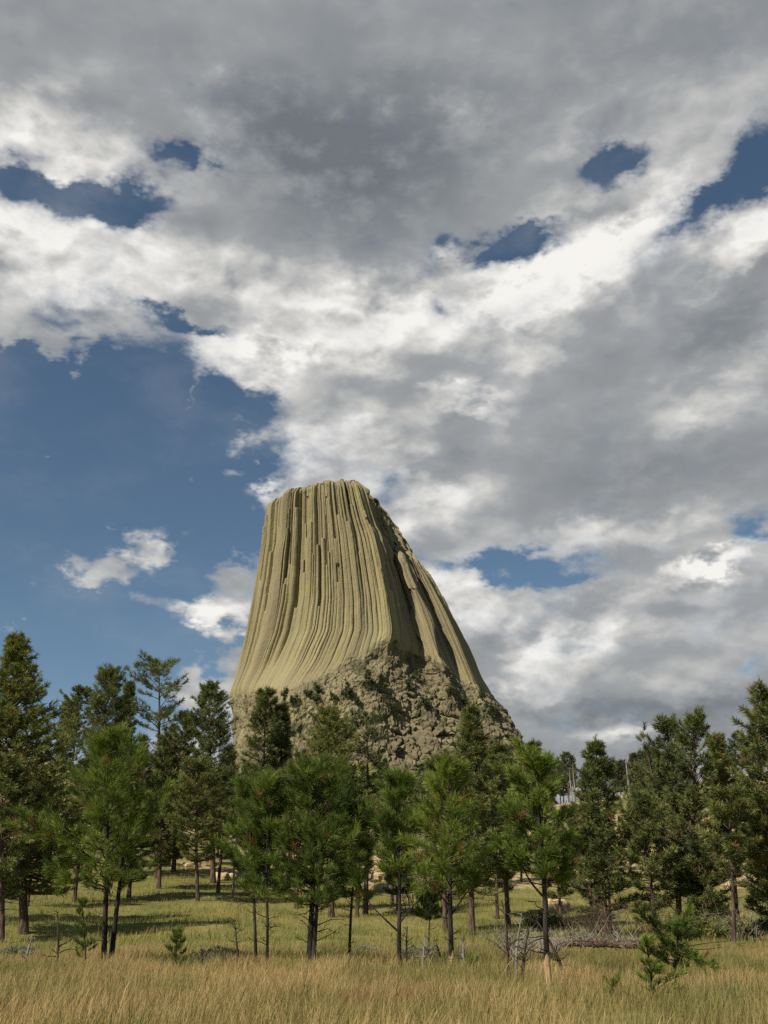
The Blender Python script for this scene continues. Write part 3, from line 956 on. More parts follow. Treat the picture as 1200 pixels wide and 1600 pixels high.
    if bare_base:
        bb = Buf()
        t = np.linspace(0, 0.42 / H * bare_base, 6)
        tube(bb, spine(t), (r0 * (1 - t) ** 0.8 + 0.012) * np.array([1.3, 1.16, 1.12, 1.10, 1.06, 1.03]), 14, cap=False)
        vb = bb.v[0]
        vb[-28:-14, 2] += rng.uniform(-0.03, 0.03, 14)
        vb[-14:, 2] += rng.uniform(-0.14, 0.16, 14)        # torn upper edge of the bark
        o = bb.build('peeled_bark_patch', M_BARE, root, smooth=True)
        o['label'] = 'pale bare wood at the foot of the trunk'
    mat = {'young': M_YOUNG, 'mature': M_MATURE, 'far': M_FAR}[style]
    fol.build('crown', mat, root, needles, width, rng, (0.12, 0.95) if style == 'young' else (0.15, 1.2))
    return root


def place(px, py_top, d, px_base=None):
    """base on the ground and top point for a tree whose top is seen at (px, py_top)"""
    top = at_px(px, py_top, d)
    if px_base is None:
        bx = top[0]
    else:
        bx = at_ground(px_base, d)[0]
    base = np.array([bx, d, float(ground(bx, d))])
    return base, top


def rel_px(px, py, d, base):
    return at_px(px, py, d) - base


def cbf(py, d, base, top):
    return float(np.clip((at_px(600, py, d)[2] - base[2]) / (top[2] - base[2]), 0.03, 0.8))


def bare_tree(name, label, cat, base, H, seed, mat, group=None, r0=0.05, limbs=14, reach=0.35, lean=(0, 0), fork=True, el=(0.3, 0.9), low=0.2, twigs=3):
    rng = np.random.default_rng(seed)
    root = thing(name, tuple(base), label, cat, group)
    b = Buf()
    t = np.linspace(0, 1, 9)
    w1 = rng.uniform(0, 6.28)
    pts = np.stack([lean[0] * t ** 1.4 + 0.02 * H * np.sin(5 * t + w1) * t, lean[1] * t ** 1.4 + 0.02 * H * np.cos(4 * t + w1) * t, H * t], -1)
    pts[0, 2] -= 0.2
    tube(b, pts, r0 * (1 - t) ** 0.75 + 0.006, 6)
    bl = b
    for k in range(limbs):
        s = rng.uniform(low, 0.97)
        o = np.array([np.interp(s, t, pts[:, c]) for c in range(3)])
        L = H * reach * (1.15 - 0.7 * s) * rng.uniform(0.5, 1.1)
        a0 = rng.uniform(0, 6.28)
        lp = limb_curve(o, a0, L, rng.uniform(*el), rng.uniform(-0.25, 0.3), 6, 0.06, rng)
        tube(bl, lp, np.linspace(min(r0 * 0.4, 0.03) * (1.1 - 0.6 * s) + 0.003, 0.004, 6), 4, cap=False)
        for m in range(twigs):
            f = rng.uniform(0.3, 0.95)
            pb = np.array([np.interp(f, np.linspace(0, 1, 6), lp[:, c]) for c in range(3)])
            lp2 = limb_curve(pb, a0 + rng.choice([-1, 1]) * rng.uniform(0.4, 1.1), L * 0.4 * rng.uniform(.5, 1.1), rng.uniform(*el), 0.1, 4, 0.06, rng)
            tube(bl, lp2, np.linspace(0.008, 0.003, 4), 3, cap=False)
    bl.build('trunk', mat, root, smooth=True)
    return root


def brush(name, label, cat, base, W, H, seed, mat, n=70, group=None, arch=0.5, thick=0.012):
    """a heap or clump of thin bare twigs"""
    rng = np.random.default_rng(seed)
    root = thing(name, tuple(base), label, cat, group)
    b = Buf()
    for k in range(n):
        a0 = rng.uniform(0, 6.28)
        rr = W * 0.55 * math.sqrt(rng.random())
        o = np.array([math.sin(a0) * rr, math.cos(a0) * rr * 0.6, -0.05])
        L = H * rng.uniform(0.5, 1.15)
        a1 = a0 + rng.normal(0, 0.9)
        s = np.linspace(0, 1, 6)
        out = L * arch * rng.uniform(0.2, 1.3)
        pts = np.stack([o[0] + math.sin(a1) * out * s ** 1.5, o[1] + math.cos(a1) * out * s ** 1.5, o[2] + L * (s - 0.35 * arch * s ** 3)], -1)
        pts[1:] += rng.normal(0, 0.03 * L, (5, 3))
        tube(b, pts, np.linspace(thick * rng.uniform(.6, 1.4), 0.003, 6), 3, cap=False)
        for m in range(3):
            f = rng.uniform(0.35, 0.95)
            pb = np.array([np.interp(f, s, pts[:, c]) for c in range(3)])
            pe = pb + rng.normal(0, 0.16 * L, 3) + [0, 0, 0.08 * L]
            tube(b, np.stack([pb, (pb + pe) / 2, pe]), [thick * 0.5, thick * 0.35, 0.002], 3, cap=False)
    b.build('twigs', mat, root)
    return root


def shrub(name, label, cat, base, W, H, seed, mat, n=120, leaf=0.16, width=0.05, group=None, needles=8):
    rng = np.random.default_rng(seed)
    root = thing(name, tuple(base), label, cat, group)
    f = Foliage()
    tb = Buf()
    lobes = [(rng.uniform(-.32, .32) * W, rng.uniform(-.32, .32) * W, rng.uniform(.35, .8) * H, rng.uniform(.22, .40)) for _ in range(6)]
    for lx, ly, lz, lr in lobes:
        tube(tb, np.array([[lx * .1, ly * .1, -0.1], [lx * .6, ly * .6, lz * .6], [lx, ly, lz]]), [0.03 * H + .004, 0.02 * H + .003, 0.004], 4, cap=False)
    for k in range(n):
        lx, ly, lz, lr = lobes[k % 6]
        v = rng.normal(size=3); v /= np.linalg.norm(v)
        rr = lr * rng.random() ** 0.4
        p = np.array([lx + v[0] * rr * W, ly + v[1] * rr * W, max(lz + v[2] * rr * H, 0.03 * H)])
        f.tuft(p, unit(v + np.array([0, 0, 0.6])), leaf * rng.uniform(.7, 1.2), float(np.clip(0.5 + rng.normal(0, .2), 0, 1)))
    tb.build('stems', M_BARK_DARK, root)
    f.build('leaves', mat, root, needles, width, rng)
    return root


# ------------------------------------------------------------------ foreground young pines
FG = dict(style='young', tuft=0.42, needles=54, width=0.0135, spacing=0.36, nlimb=5, el=(-0.05, 0.95), twig=4)


def fg(label, px_top, py_top, d, px_base, hw_px, cb_py, seed, **kw):
    b, t = place(px_top, py_top, d, px_base)
    m = mpp(1350, d)
    prm = dict(FG); prm.update(kw)
    ex = prm.pop('limbs_px', None)
    if ex:
        prm['extra'] = [([rel_px(x, y, d + dy, b) for x, y, dy in pts], rb, f0, nn) for pts, rb, f0, nn in ex]
    return pine('young_pine', label, 'pine tree', b, t, 0.97 * hw_px * m, cbf(cb_py - 14, d, b, t), seed=seed, **prm)


fg('bright green young pine on twin dark trunks, standing apart on the meadow', 168, 1148, 41, 162, 80, 1400, 101, profile='young', r0=0.105, gap=0.20, asym=(0.95, 1.1),
   stems=[((0.22, 0.05), (0.34, 0.1), 0.62, 1.0)], dead=9,
   limbs_px=[([(158, 1350, 0), (115, 1322, -.4), (70, 1300, -.6), (35, 1285, -.8)], .04, .35, 34), ([(160, 1390, 0), (130, 1380, -.3), (105, 1378, -.5)], .025, .6, 9),
             ([(168, 1340, 0), (215, 1320, -.3), (250, 1230, -.2)], .03, .4, 26), ([(160, 1345, 0), (110, 1330, .5), (85, 1370, .8)], .03, .35, 22)])
fg('slim young pine with a thin reddish trunk, at the left of the broadest dark pine', 392, 1225, 43, 400, 42, 1395, 102, profile='young', r0=0.06, gap=0.2, dead=10)
fg('slender young pine on a thin black trunk beside the broadest dark pine', 425, 1215, 42, 417, 48, 1415, 103, profile='young', r0=0.055, gap=0.15, dead=10, tone=-0.12)
fg('broadest and darkest young pine, with a thick double trunk, in front of the tower', 492, 1196, 42, 483, 92, 1425, 104, profile='young', r0=0.12, gap=0.06, nlimb=6, tone=-0.08,
   stems=[((0.16, -0.05), (0.42, -0.2), 0.66, 0.75)], dead=14)
fg('thin-stemmed young pine half hidden between the broadest dark pine and forked pine', 556, 1262, 43, 545, 44, 1415, 105, profile='young', r0=0.055, gap=0.15, dead=12)
fg('young pine with low forked bare limbs spreading to both sides under a narrow crown', 618, 1213, 41.5, 624, 56, 1400, 106, profile='young', r0=0.085, gap=0.20,
   limbs_px=[([(622, 1455, 0), (600, 1435, -.2), (575, 1410, -.3), (560, 1375, -.3)], .045, .72, 16), ([(626, 1440, 0), (645, 1415, -.1), (668, 1395, .1), (680, 1370, .1)], .045, .75, 14)], dead=8)
fg('straight young pine with a full crown and pale scarred foot, right of the forked pine', 697, 1196, 40, 706, 66, 1405, 107, profile='young', r0=0.095, gap=0.12, bare_base=1.2,
   limbs_px=[([(705, 1430, 0), (725, 1400, .1), (745, 1375, .2)], .04, .6, 14), ([(702, 1415, 0), (680, 1390, -.2), (662, 1370, -.2)], .035, .6, 12)], dead=8)
fg('nearest young pine, its leaning trunk stripped to pale wood at the foot', 833, 1186, 29, 857, 78, 1385, 108, profile='young', r0=0.075, gap=0.10, bare_base=1.7, tuft=0.32, nlimb=6, twig=6, asym=(1.05, .95), dead=9,
   limbs_px=[([(848, 1400, 0), (828, 1378, -.2), (812, 1345, -.3), (790, 1320, -.3)], .035, .5, 16), ([(848, 1395, 0), (868, 1372, -.1), (890, 1340, 0)], .03, .5, 16)])
fg('small round-headed pine on a thin pale stem between the forked pine and the scarred one', 672, 1398, 44, 670, 25, 1452, 109, profile='bushy', r0=0.03, tuft=0.2, spacing=0.22, nlimb=5, twig=4, dead=5, trunk_mat=M_GREY)


def sap(label, px_top, py_top, d, px_base, hw_px, seed, cb=0.12, **kw):
    b, t = place(px_top, py_top, d, px_base)
    prm = dict(profile='young', style='young', tuft=0.17, needles=34, width=0.009, spacing=0.16, nlimb=4, twig=3, r0=0.02, dead=2, gap=0.15, el=(0.25, 1.1))
    prm.update(kw)
    return pine('pine_sapling', label, 'pine sapling', b, t, hw_px * mpp(1500, d), cb, seed=seed, group='pine saplings in the grass', **prm)


sap('thin two-tiered pine sapling beside the twin-trunked young pine', 128, 1408, 40, 135, 17, 201, 0.1, gap=0.45, tone=-0.1)
sap('small ragged pine sapling alone in the grass, between the twin-trunked pine and the dark clump', 277, 1458, 40, 275, 15, 202, 0.1)
sap('tiny rounded pine seedling in the grass right of the scarred young pine', 738, 1506, 35, 740, 14, 203, 0.05, profile='bushy')
sap('tiny upright pine seedling, lowest one in the tall grass at the front', 957, 1538, 22.5, 955, 11, 204, 0.15, tuft=0.12, spacing=0.11, width=0.006)
sap('near pine sapling in two tufts on a crooked stem, in front of the leaning bush', 1009, 1470, 22.5, 1022, 18, 205, 0.02, tuft=0.15, spacing=0.15, gap=0.4,
    extra=[([[0.0, 0, .2], [0.25, 0, .38], [0.52, 0, .50]], .012, .5, 12), ([[0.0, 0, .1], [0.2, -.1, .2], [0.40, -.1, .26]], .012, .4, 10)])
# bent, half broken bush tree
b_, t_ = place(1060, 1440, 32, 1052)
d_ = 32
pine('bent_pine', 'bent half-broken dark pine bush sprawling to the ground with bare limbs to its right', 'pine tree', b_, t_, 0.55, 0.35, 'bushy', 'young', 210, tuft=0.2, needles=40, width=0.012, spacing=0.2, nlimb=4, twig=4, r0=0.05, dead=4, tone=-0.3,
     extra=[([rel_px(x, y - 18, d_ + dy, b_) for x, y, dy in pts], rb, f0, nn) for pts, rb, f0, nn in [
         ([(1052, 1510, 0), (1040, 1480, -.1), (1020, 1462, -.2), (1000, 1446, -.2)], .03, .25, 34), ([(1052, 1500, 0), (1068, 1508, -.2), (1090, 1518, -.3), (1116, 1526, -.3)], .03, .2, 40),
         ([(1054, 1490, 0), (1040, 1500, -.3), (1030, 1520, -.4)], .025, .2, 18), ([(1054, 1480, 0), (1066, 1462, 0), (1074, 1440, 0)], .03, .2, 20), ([(1054, 1500, 0), (1064, 1525, -.2), (1072, 1538, -.3)], .02, .2, 16),
         ([(1060, 1500, 0), (1100, 1492, .1), (1142, 1488, .2)], .015, .95, 1), ([(1060, 1498, 0), (1090, 1480, .1), (1120, 1468, .2)], .014, .95, 1), ([(1070, 1500, 0), (1100, 1502, .1), (1128, 1498, .2)], .012, .95, 1)]])

# ------------------------------------------------------------------ mature pines around the meadow
MID = dict(style='mature', tuft=0.44, needles=26, width=0.036, spacing=0.50, nlimb=6, twig=6)


def mid(label, px, py, d, hw_px, cb_py, seed, px_base=None, name='mature_pine', group=None, **kw):
    b, t = place(px, py, d, px_base)
    prm = dict(MID); prm.update(kw)
    return pine(name, label, 'pine tree', b, t, 1.08 * hw_px * mpp((py + cb_py) / 2, d), cbf(cb_py, d, b, t), seed=seed, group=group, **prm)


mid('tallest dense cone-shaped dark pine at the meadow edge, pointed top', 26, 992, 68, 86, 1390, 301, profile='cone', nlimb=9, gap=0.03, px_base=38, el=(-0.15, 0.7))
mid('dark pine pressed against the left flank of the tallest cone-shaped pine', -22, 1032, 72, 62, 1390, 302, profile='cone', nlimb=6)
mid('lower pine with a reddish trunk and bare low limbs, before the tallest cone-shaped pine', 8, 1190, 64, 48, 1400, 303, px_base=3, dead=22, gap=0.2)
mid('small distant pine with a short pointed top on the hill beside the tallest cone-shaped pine', 127, 1076, 215, 30, 1165, 304, profile='mature', tuft=0.75, width=0.09, spacing=1.0, nlimb=5)
mid('low distant pine at the hill edge, between the pointed small one and the tallest pine', 108, 1100, 225, 22, 1172, 305, tuft=0.75, width=0.09, spacing=1.0)
mid('pine with a loose top of knobbly upright shoots, behind the twin-trunked young pine', 172, 1049, 112, 36, 1330, 306, gap=0.2, profile='mature', tuft=0.55, el=(0.2, 1.1))
mid('narrow pine squeezed between the knobbly-topped pine and the flat-layered one', 199, 1066, 120, 20, 1330, 307, gap=0.25, tuft=0.5)
mid('tall pine in flat ragged layers with gaps and one long limb drooping right', 243, 1033, 112, 48, 1300, 308, profile='flat', gap=0.30, spacing=1.2, nlimb=6, tuft=0.6, el=(-0.2, 0.6), px_base=246)
mid('mid-green pine filling in below the flat-layered tall pine', 222, 1170, 96, 38, 1375, 309, gap=0.1, dead=10)
mid('thin dark pine on a leaning trunk at the back of the meadow', 262, 1150, 104, 30, 1350, 310, px_base=248, gap=0.15, dead=14)
mid('dark pine with a broad rounded top just left of the tower base', 330, 1070, 112, 42, 1310, 311, profile='mature', gap=0.1, nlimb=6, tuft=0.5, px_base=333)
mid('lower pine leaning on the left side of the round-topped pine by the tower', 290, 1112, 120, 30, 1340, 312, tuft=0.5)
mid('mid-height olive pine whose slim trunk stands clear at the meadow edge', 304, 1190, 95, 46, 1345, 313, px_base=309, dead=14)
mid('small bushy pine behind the slim-trunked olive pine', 352, 1200, 104, 34, 1340, 314, dead=10)
mid('grey-green open pine covering the left foot of the tower', 412, 1076, 105, 34, 1290, 315, gap=0.26, tuft=0.5, tone=-0.02)
mid('narrow dark pine attached to the grey-green open pine, its trunk showing dark', 442, 1102, 107, 20, 1260, 316, gap=0.15, tuft=0.45, tone=-0.15)
mid('full bright green pine in front of the middle of the tower base', 514, 1106, 90, 54, 1330, 317, profile='young', gap=0.08, nlimb=6, tone=0.1, px_base=518, r0=0.26, tuft=0.5)
mid('open layered pine right of the full green one, rock showing through its limbs', 573, 1116, 94, 34, 1235, 318, profile='flat', gap=0.35, spacing=0.9)
mid('low dark pine wedged under the open layered pine', 560, 1215, 90, 36, 1350, 319, tone=-0.15)
mid('small dark round pine on the slope under the tower, right of the open layered pine', 612, 1222, 106, 26, 1330, 320, tone=-0.12)
mid('tall yellow-green pine before the right foot of the tower', 730, 1104, 71, 50, 1385, 321, profile='cone', px_base=738, nlimb=7, gap=0.08, tone=0.15, r0=0.2)
mid('lower pine in front of the left shoulder of the tall yellow-green pine', 690, 1178, 80, 36, 1370, 322, tone=0.08)
mid('yellowish pine on the right shoulder of the tall yellow-green pine', 782, 1166, 84, 36, 1370, 323, tone=0.12)
mid('dark-topped pine peeping over the nearest young pine', 838, 1158, 96, 24, 1330, 324, gap=0.12, tone=-0.05)
mid('pine with two pointed leaders standing against the grey sky right of the tower', 930, 1156, 71, 58, 1425, 325, profile='cone', gap=0.12, px_base=949, r0=0.13, stems=[((0.3, 0.2), (0.85, 0.3), 0.88, 0.6)], tone=0.02, dead=16, nlimb=6)
mid('many-topped broad pine, the left of the tall pair against the grey sky', 1046, 1126, 75, 44, 1400, 326, profile='mature', gap=0.27, nlimb=6, spacing=0.62, el=(0.2, 1.15), stems=[((0.3, 0.2), (-1.1, 0.4), 0.94, 0.7)], tone=0.05, px_base=1062, dead=14)
mid('tall pine with a rounded pointed top, the right of the pair against the grey sky', 1082, 1119, 72, 36, 1400, 327, profile='mature', gap=0.27, nlimb=6, spacing=0.62, el=(0.2, 1.1), tone=0.03, px_base=1078, dead=14)
mid('narrow pine on the right shoulder of the tall pair', 1116, 1150, 76, 22, 1370, 328, gap=0.2, el=(0.2, 1.1))
mid('lower bushy pine filling the gap under the tall pair', 1005, 1245, 70, 44, 1420, 329, tone=0.05, dead=18)
mid('low pine with grey bare lower limbs behind the fallen log', 912, 1262, 72, 30, 1385, 330, dead=34, tone=-0.05)
mid('knobbly tall pine cut by the right picture edge', 1203, 1084, 60, 48, 1400, 331, gap=0.15, el=(0.2, 1.0), px_base=1212)
mid('pine with a clear reddish trunk and bare dead limbs at the right of the meadow', 1143, 1235, 58, 42, 1345, 332, px_base=1147, dead=34, gap=0.22, r0=0.11)
mid('dark low pine hanging to the grass at the right edge of the meadow', 1188, 1285, 62, 42, 1455, 333, tone=-0.2, nlimb=6)
mid('shadowy low pine at the meadow edge behind the bent bush', 1095, 1330, 70, 46, 1455, 334, tone=-0.15, nlimb=6)
mid('short pine in the shade behind the nearest young pine', 868, 1290, 84, 36, 1400, 335, tone=-0.1, dead=16)
mid('middle pine half hidden behind the broadest young pine', 470, 1180, 96, 36, 1370, 336, tone=-0.05)
mid('low pine between the two dark clumps at the back of the meadow', 620, 1290, 96, 34, 1395, 337, tone=-0.1)
mid('short pine under the scarred young pine crown at the back of the meadow', 770, 1250, 92, 40, 1395, 338)
mid('pine hidden low behind the twin-trunked young pine', 140, 1190, 90, 34, 1360, 339, gap=0.15)
mid('small pine behind the reddish-trunked low pine', 66, 1230, 84, 32, 1370, 340, gap=0.15, tone=-0.1)

# ridge and hillside pines, each seen small
FAR = dict(style='far', tuft=0.95, needles=14, width=0.14, spacing=0.9, nlimb=6, twig=3, dead=3)
ridge = [(872, 1192, 300, 12, 1232), (884, 1178, 292, 16, 1215), (858, 1200, 310, 12, 1235), (965, 1192, 300, 12, 1228), (990, 1180, 290, 12, 1232), (1003, 1176, 296, 11, 1225), (1016, 1170, 300, 13, 1225),
         (1030, 1185, 288, 12, 1225), (846, 1205, 318, 12, 1240), (1168, 1172, 262, 9, 1196), (1128, 1170, 255, 10, 1200), (862, 1188, 305, 13, 1226), (877, 1196, 315, 12, 1230), (918, 1194, 300, 12, 1232), (928, 1190, 310, 12, 1230), (955, 1196, 305, 11, 1232), (972, 1190, 312, 12, 1230), (983, 1196, 300, 11, 1230), (1040, 1182, 300, 12, 1222), (1140, 1176, 262, 10, 1198), (1185, 1170, 258, 11, 1196)]
for k, (px, py, d, hw, cb) in enumerate(ridge):
    b, t = place(px, py, d)
    pine('ridge_pine', 'small distant pine on the skyline of the ridge right of the tower', 'pine tree', b, t, 1.45 * hw * mpp(py, d), 0.62 * cbf(cb, d, b, t), ['mature', 'cone', 'mature'][k % 3], seed=400 + k, group='distant pines on the right ridge', **FAR)
b, t = place(1152, 1147, 250)
pine('ridge_pine', 'larger slanting round-topped pine alone on the ridge at the far right', 'pine tree', b, t, 17 * mpp(1150, 250), 0.35, 'mature', seed=430, **FAR)
slope = [(1112, 1236, 185, 13), (1136, 1226, 200, 13), (1160, 1222, 205, 12), (1178, 1232, 190, 12), (1194, 1222, 210, 12), (1130, 1262, 160, 14), (1172, 1268, 150, 15), (1192, 1262, 165, 13), (1098, 1262, 165, 13), (1150, 1252, 175, 11)]
for k, (px, py, d, hw) in enumerate(slope):
    g = at_ground(px, d)
    top = g + np.array([0, 0, 5.0 + (k * 37 % 5) * 0.7])
    pine('hillside_pine', 'small round pine dotted on the dry yellow hillside at the right', 'pine tree', g, top, hw * mpp(py, d), 0.12, 'bushy', seed=440 + k, group='small pines on the dry right hillside', **dict(FAR, tuft=0.6, width=0.08, spacing=0.8))
rg = np.random.default_rng(77)
for k in range(34):
    px = 345 + (k * 61.8) % 490
    d = rg.uniform(260, 640)
    g = at_ground(px, d)
    H = rg.uniform(9, 15)
    pine('forest_pine', 'distant pine in the forest on the slope below the rock tower', 'pine tree', g, g + np.array([rg.normal(0, .3), 0, H]), H * rg.uniform(.17, .24), 0.22, ['cone', 'mature'][k % 2], seed=500 + k, group='distant pines below the rock tower', **dict(FAR, tuft=1.0, width=0.15, spacing=1.3))
rg = np.random.default_rng(78)
for k, (px, d) in enumerate([(60, 170), (92, 190), (150, 180), (185, 165), (210, 190), (255, 170), (280, 185), (320, 165), (375, 150), (400, 170), (350, 190), (455, 150), (480, 190), (540, 150), (590, 150), (640, 140), (665, 160), (700, 150), (740, 170), (800, 150), (985, 130), (1010, 150), (1050, 140), (1085, 150), (75, 125), (160, 135), (235, 140), (340, 135), (420, 130), (450, 120), (500, 125), (530, 135), (570, 160), (615, 125), (650, 170), (690, 125), (720, 135), (760, 125), (815, 130), (930, 120), (960, 140)]):
    g = at_ground(px, d)
    H = rg.uniform(9, 14)
    if 840 < px < 1000:
        H = min(H, at_px(px, 1272, d)[2] - g[2])
    pine('hillside_pine', 'mid-distance pine among others on the wooded hillside behind the meadow', 'pine tree', g, g + np.array([rg.normal(0, .3), 0, H]), H * rg.uniform(.17, .24), 0.2, ['cone', 'mature'][k % 2], seed=560 + k, group='pines on the wooded hillside behind the meadow', **dict(FAR, style='mature', tuft=0.7, width=0.085, spacing=0.9, needles=11))

# dead standing trunks on the ridge
for k, (px, py, d) in enumerate([(895, 1190, 285), (909, 1193, 288), (890, 1200, 284), (1165, 1166, 255), (1172, 1162, 258), (1180, 1170, 250)]):
    b, t = place(px, py, d)
    bare_tree('dead_pine', 'bare pale dead trunk in a group on the right ridge', 'dead tree', b, t[2] - b[2], 600 + k, M_GREY, 'dead trunks on the right ridge', r0=0.24, limbs=6, reach=0.12)
b, t = place(977, 1170, 280)
bare_tree('dead_pine', 'tallest bare dead trunk on the ridge, beside the two-pointed pine', 'dead tree', b, t[2] - b[2], 610, M_GREY, r0=0.30, limbs=9, reach=0.14)
b, t = place(376, 1182, 100)
bare_tree('dead_pine', 'slim grey dead pine with bare twigs below the left foot of the tower', 'dead tree', b, t[2] - b[2], 611, M_GREY, r0=0.13, limbs=46, reach=0.14, el=(-0.3, 0.4), twigs=4)

# bare stems and brush round the young pines
for k, (px, py, d, lean, mat, lab) in enumerate([
        (795, 1405, 31.5, (-.05, 0), M_BARK_RED, 'tall thin bare stem left of the nearest young pine'),
        (806, 1425, 33, (.25, 0), M_GREY, 'grey bare stem leaning between the tall thin stem and the nearest young pine'),
        (816, 1450, 32.5, (.3, 0), M_CHAR, 'black forked bare stem at the left foot of the nearest young pine'),
        (883, 1432, 31.5, (-.75, 0), M_CHAR, 'black bare stem bending over to the nearest young pine from its right'),
        (88, 1422, 40, (-.15, 0), M_CHAR, 'black forked dead stem in the grass at the left, beside the thin sapling'),
        (38, 1462, 40, (.1, 0), M_GREY, 'short brittle dead shrub alone in the grass at the far left'),
        (373, 1435, 41, (-.3, 0), M_CHAR, 'leaning bare twigs at the left foot of the dark pine clump'),
        (634, 1445, 41, (.1, 0), M_CHAR, 'black dead shoot beside the trunk of the forked young pine'),
        (690, 1468, 39.5, (-.2, 0), M_CHAR, 'small dead shoot crossing the foot of the scarred young pine'),
        (660, 1462, 39, (.12, 0), M_GREY, 'grey dead stem leaning under the small round-headed pine'),
        (726, 1460, 38, (-.05, 0), M_GREY, 'thin dead stem right of the scarred young pine'),
        (315, 1485, 39, (0, 0), M_CHAR, 'short charred stub in the grass left of the dark pine clump')]):
    g = at_ground(px, d)
    H = max(at_px(px, py, d)[2] - g[2], 0.4)
    bare_tree('dead_sapling', lab, 'dead sapling', g, H, 620 + k, mat, 'bare dead stems in the meadow grass', r0=0.05, limbs=13, reach=0.36, lean=lean, twigs=3, el=(0.2, 0.9))
g = at_ground(832, 50)
brush('brush_pile', 'silvery heap of dead branches beside the fallen log', 'brush pile', g, 2.4, 1.7, 640, M_GREY, 150, arch=0.9, thick=0.014)
g = at_ground(655, 112)
brush('dead_shrub', 'grey leafless shrub on the slope below the tower, right of the small round pine', 'dead shrub', g, 5.5, 7.0, 641, M_GREY, 130, arch=0.5, thick=0.03)
g = at_ground(668, 96)
brush('dead_shrub', 'lower brown leafless shrub behind the forked young pine', 'dead shrub', g, 4.0, 5.5, 642, M_BARK_RED, 110, arch=0.6, thick=0.03)
g = at_ground(925, 66)
brush('dead_shrub', 'brown leafless thicket under the two-pointed pine', 'dead shrub', g, 2.6, 2.9, 643, M_BARK_RED, 90, arch=0.5, thick=0.02)
g = at_ground(1172, 62)
brush('dead_shrub', 'pale bare branches sweeping down at the right edge under the dark low pine', 'dead shrub', g, 2.4, 2.6, 644, M_GREY, 60, arch=1.1, thick=0.016)
g = at_ground(1030, 70)
brush('dead_shrub', 'dim brown leafless brush under the tall pair of pines', 'dead shrub', g, 3.2, 2.6, 645, M_BARK_RED, 80, arch=0.6, thick=0.02)

# fallen log
dlog = 53.0
L0, L1 = at_ground(868, dlog), at_ground(1000, dlog - 0.6)
root = thing('fallen_log', tuple(L0), 'reddish fallen pine log with bare branches sticking up, lying in the meadow', 'log')
rng = np.random.default_rng(650)
b = Buf()
s = np.linspace(0, 1, 12)
axis = L1 - L0
pts = axis[None, :] * s[:, None]
pts[:, 2] = np.array([float(ground(*(L0 + axis * q)[:2])) for q in s]) - L0[2] + 0.58 + 0.05 * np.sin(5 * s)
tube(b, pts, np.linspace(0.13, 0.21, 12), 10)
b.build('trunk', M_LOG, root, smooth=True)
bl = Buf(); bu = Buf()
for k in range(150):
    f = rng.uniform(0.02, 0.98)
    o = np.array([np.interp(f, s, pts[:, c]) for c in range(3)])
    a0 = rng.uniform(0, 6.28)
    up = rng.random() < 0.45
    lp = limb_curve(o, a0, rng.uniform(0.3, 1.1), rng.uniform(0.3, 1.0) if up else rng.uniform(-0.7, 0.3), rng.uniform(-0.3, 0.7), 6, 0.07, rng)
    lp[:, 2] = np.maximum(lp[:, 2], 0.02)
    tube(bl, lp, np.linspace(0.022, 0.005, 6), 4, cap=False)
bl.build('branches', M_GREY, root)
for px, py, dx in ((893, 1447, -.3), (928, 1428, -.55), (936, 1440, .3), (972, 1430, .3), (963, 1455, -.25), (908, 1455, .2)):
    o = at_ground(px, dlog) - L0; o[2] += 0.4
    e = at_px(px, py, dlog) - L0
    m = (o + e) / 2 + np.array([dx * -0.4, 0, 0])
    e = e + np.array([dx, 0, 0])
    tube(bu, np.stack([o, o * .6 + m * .4, m, (m + e) / 2 + [dx * .2, 0, 0], e]), [0.05, 0.045, 0.035, 0.025, 0.01], 5)
bu.build('upright_limbs', M_CHAR, root, smooth=True)

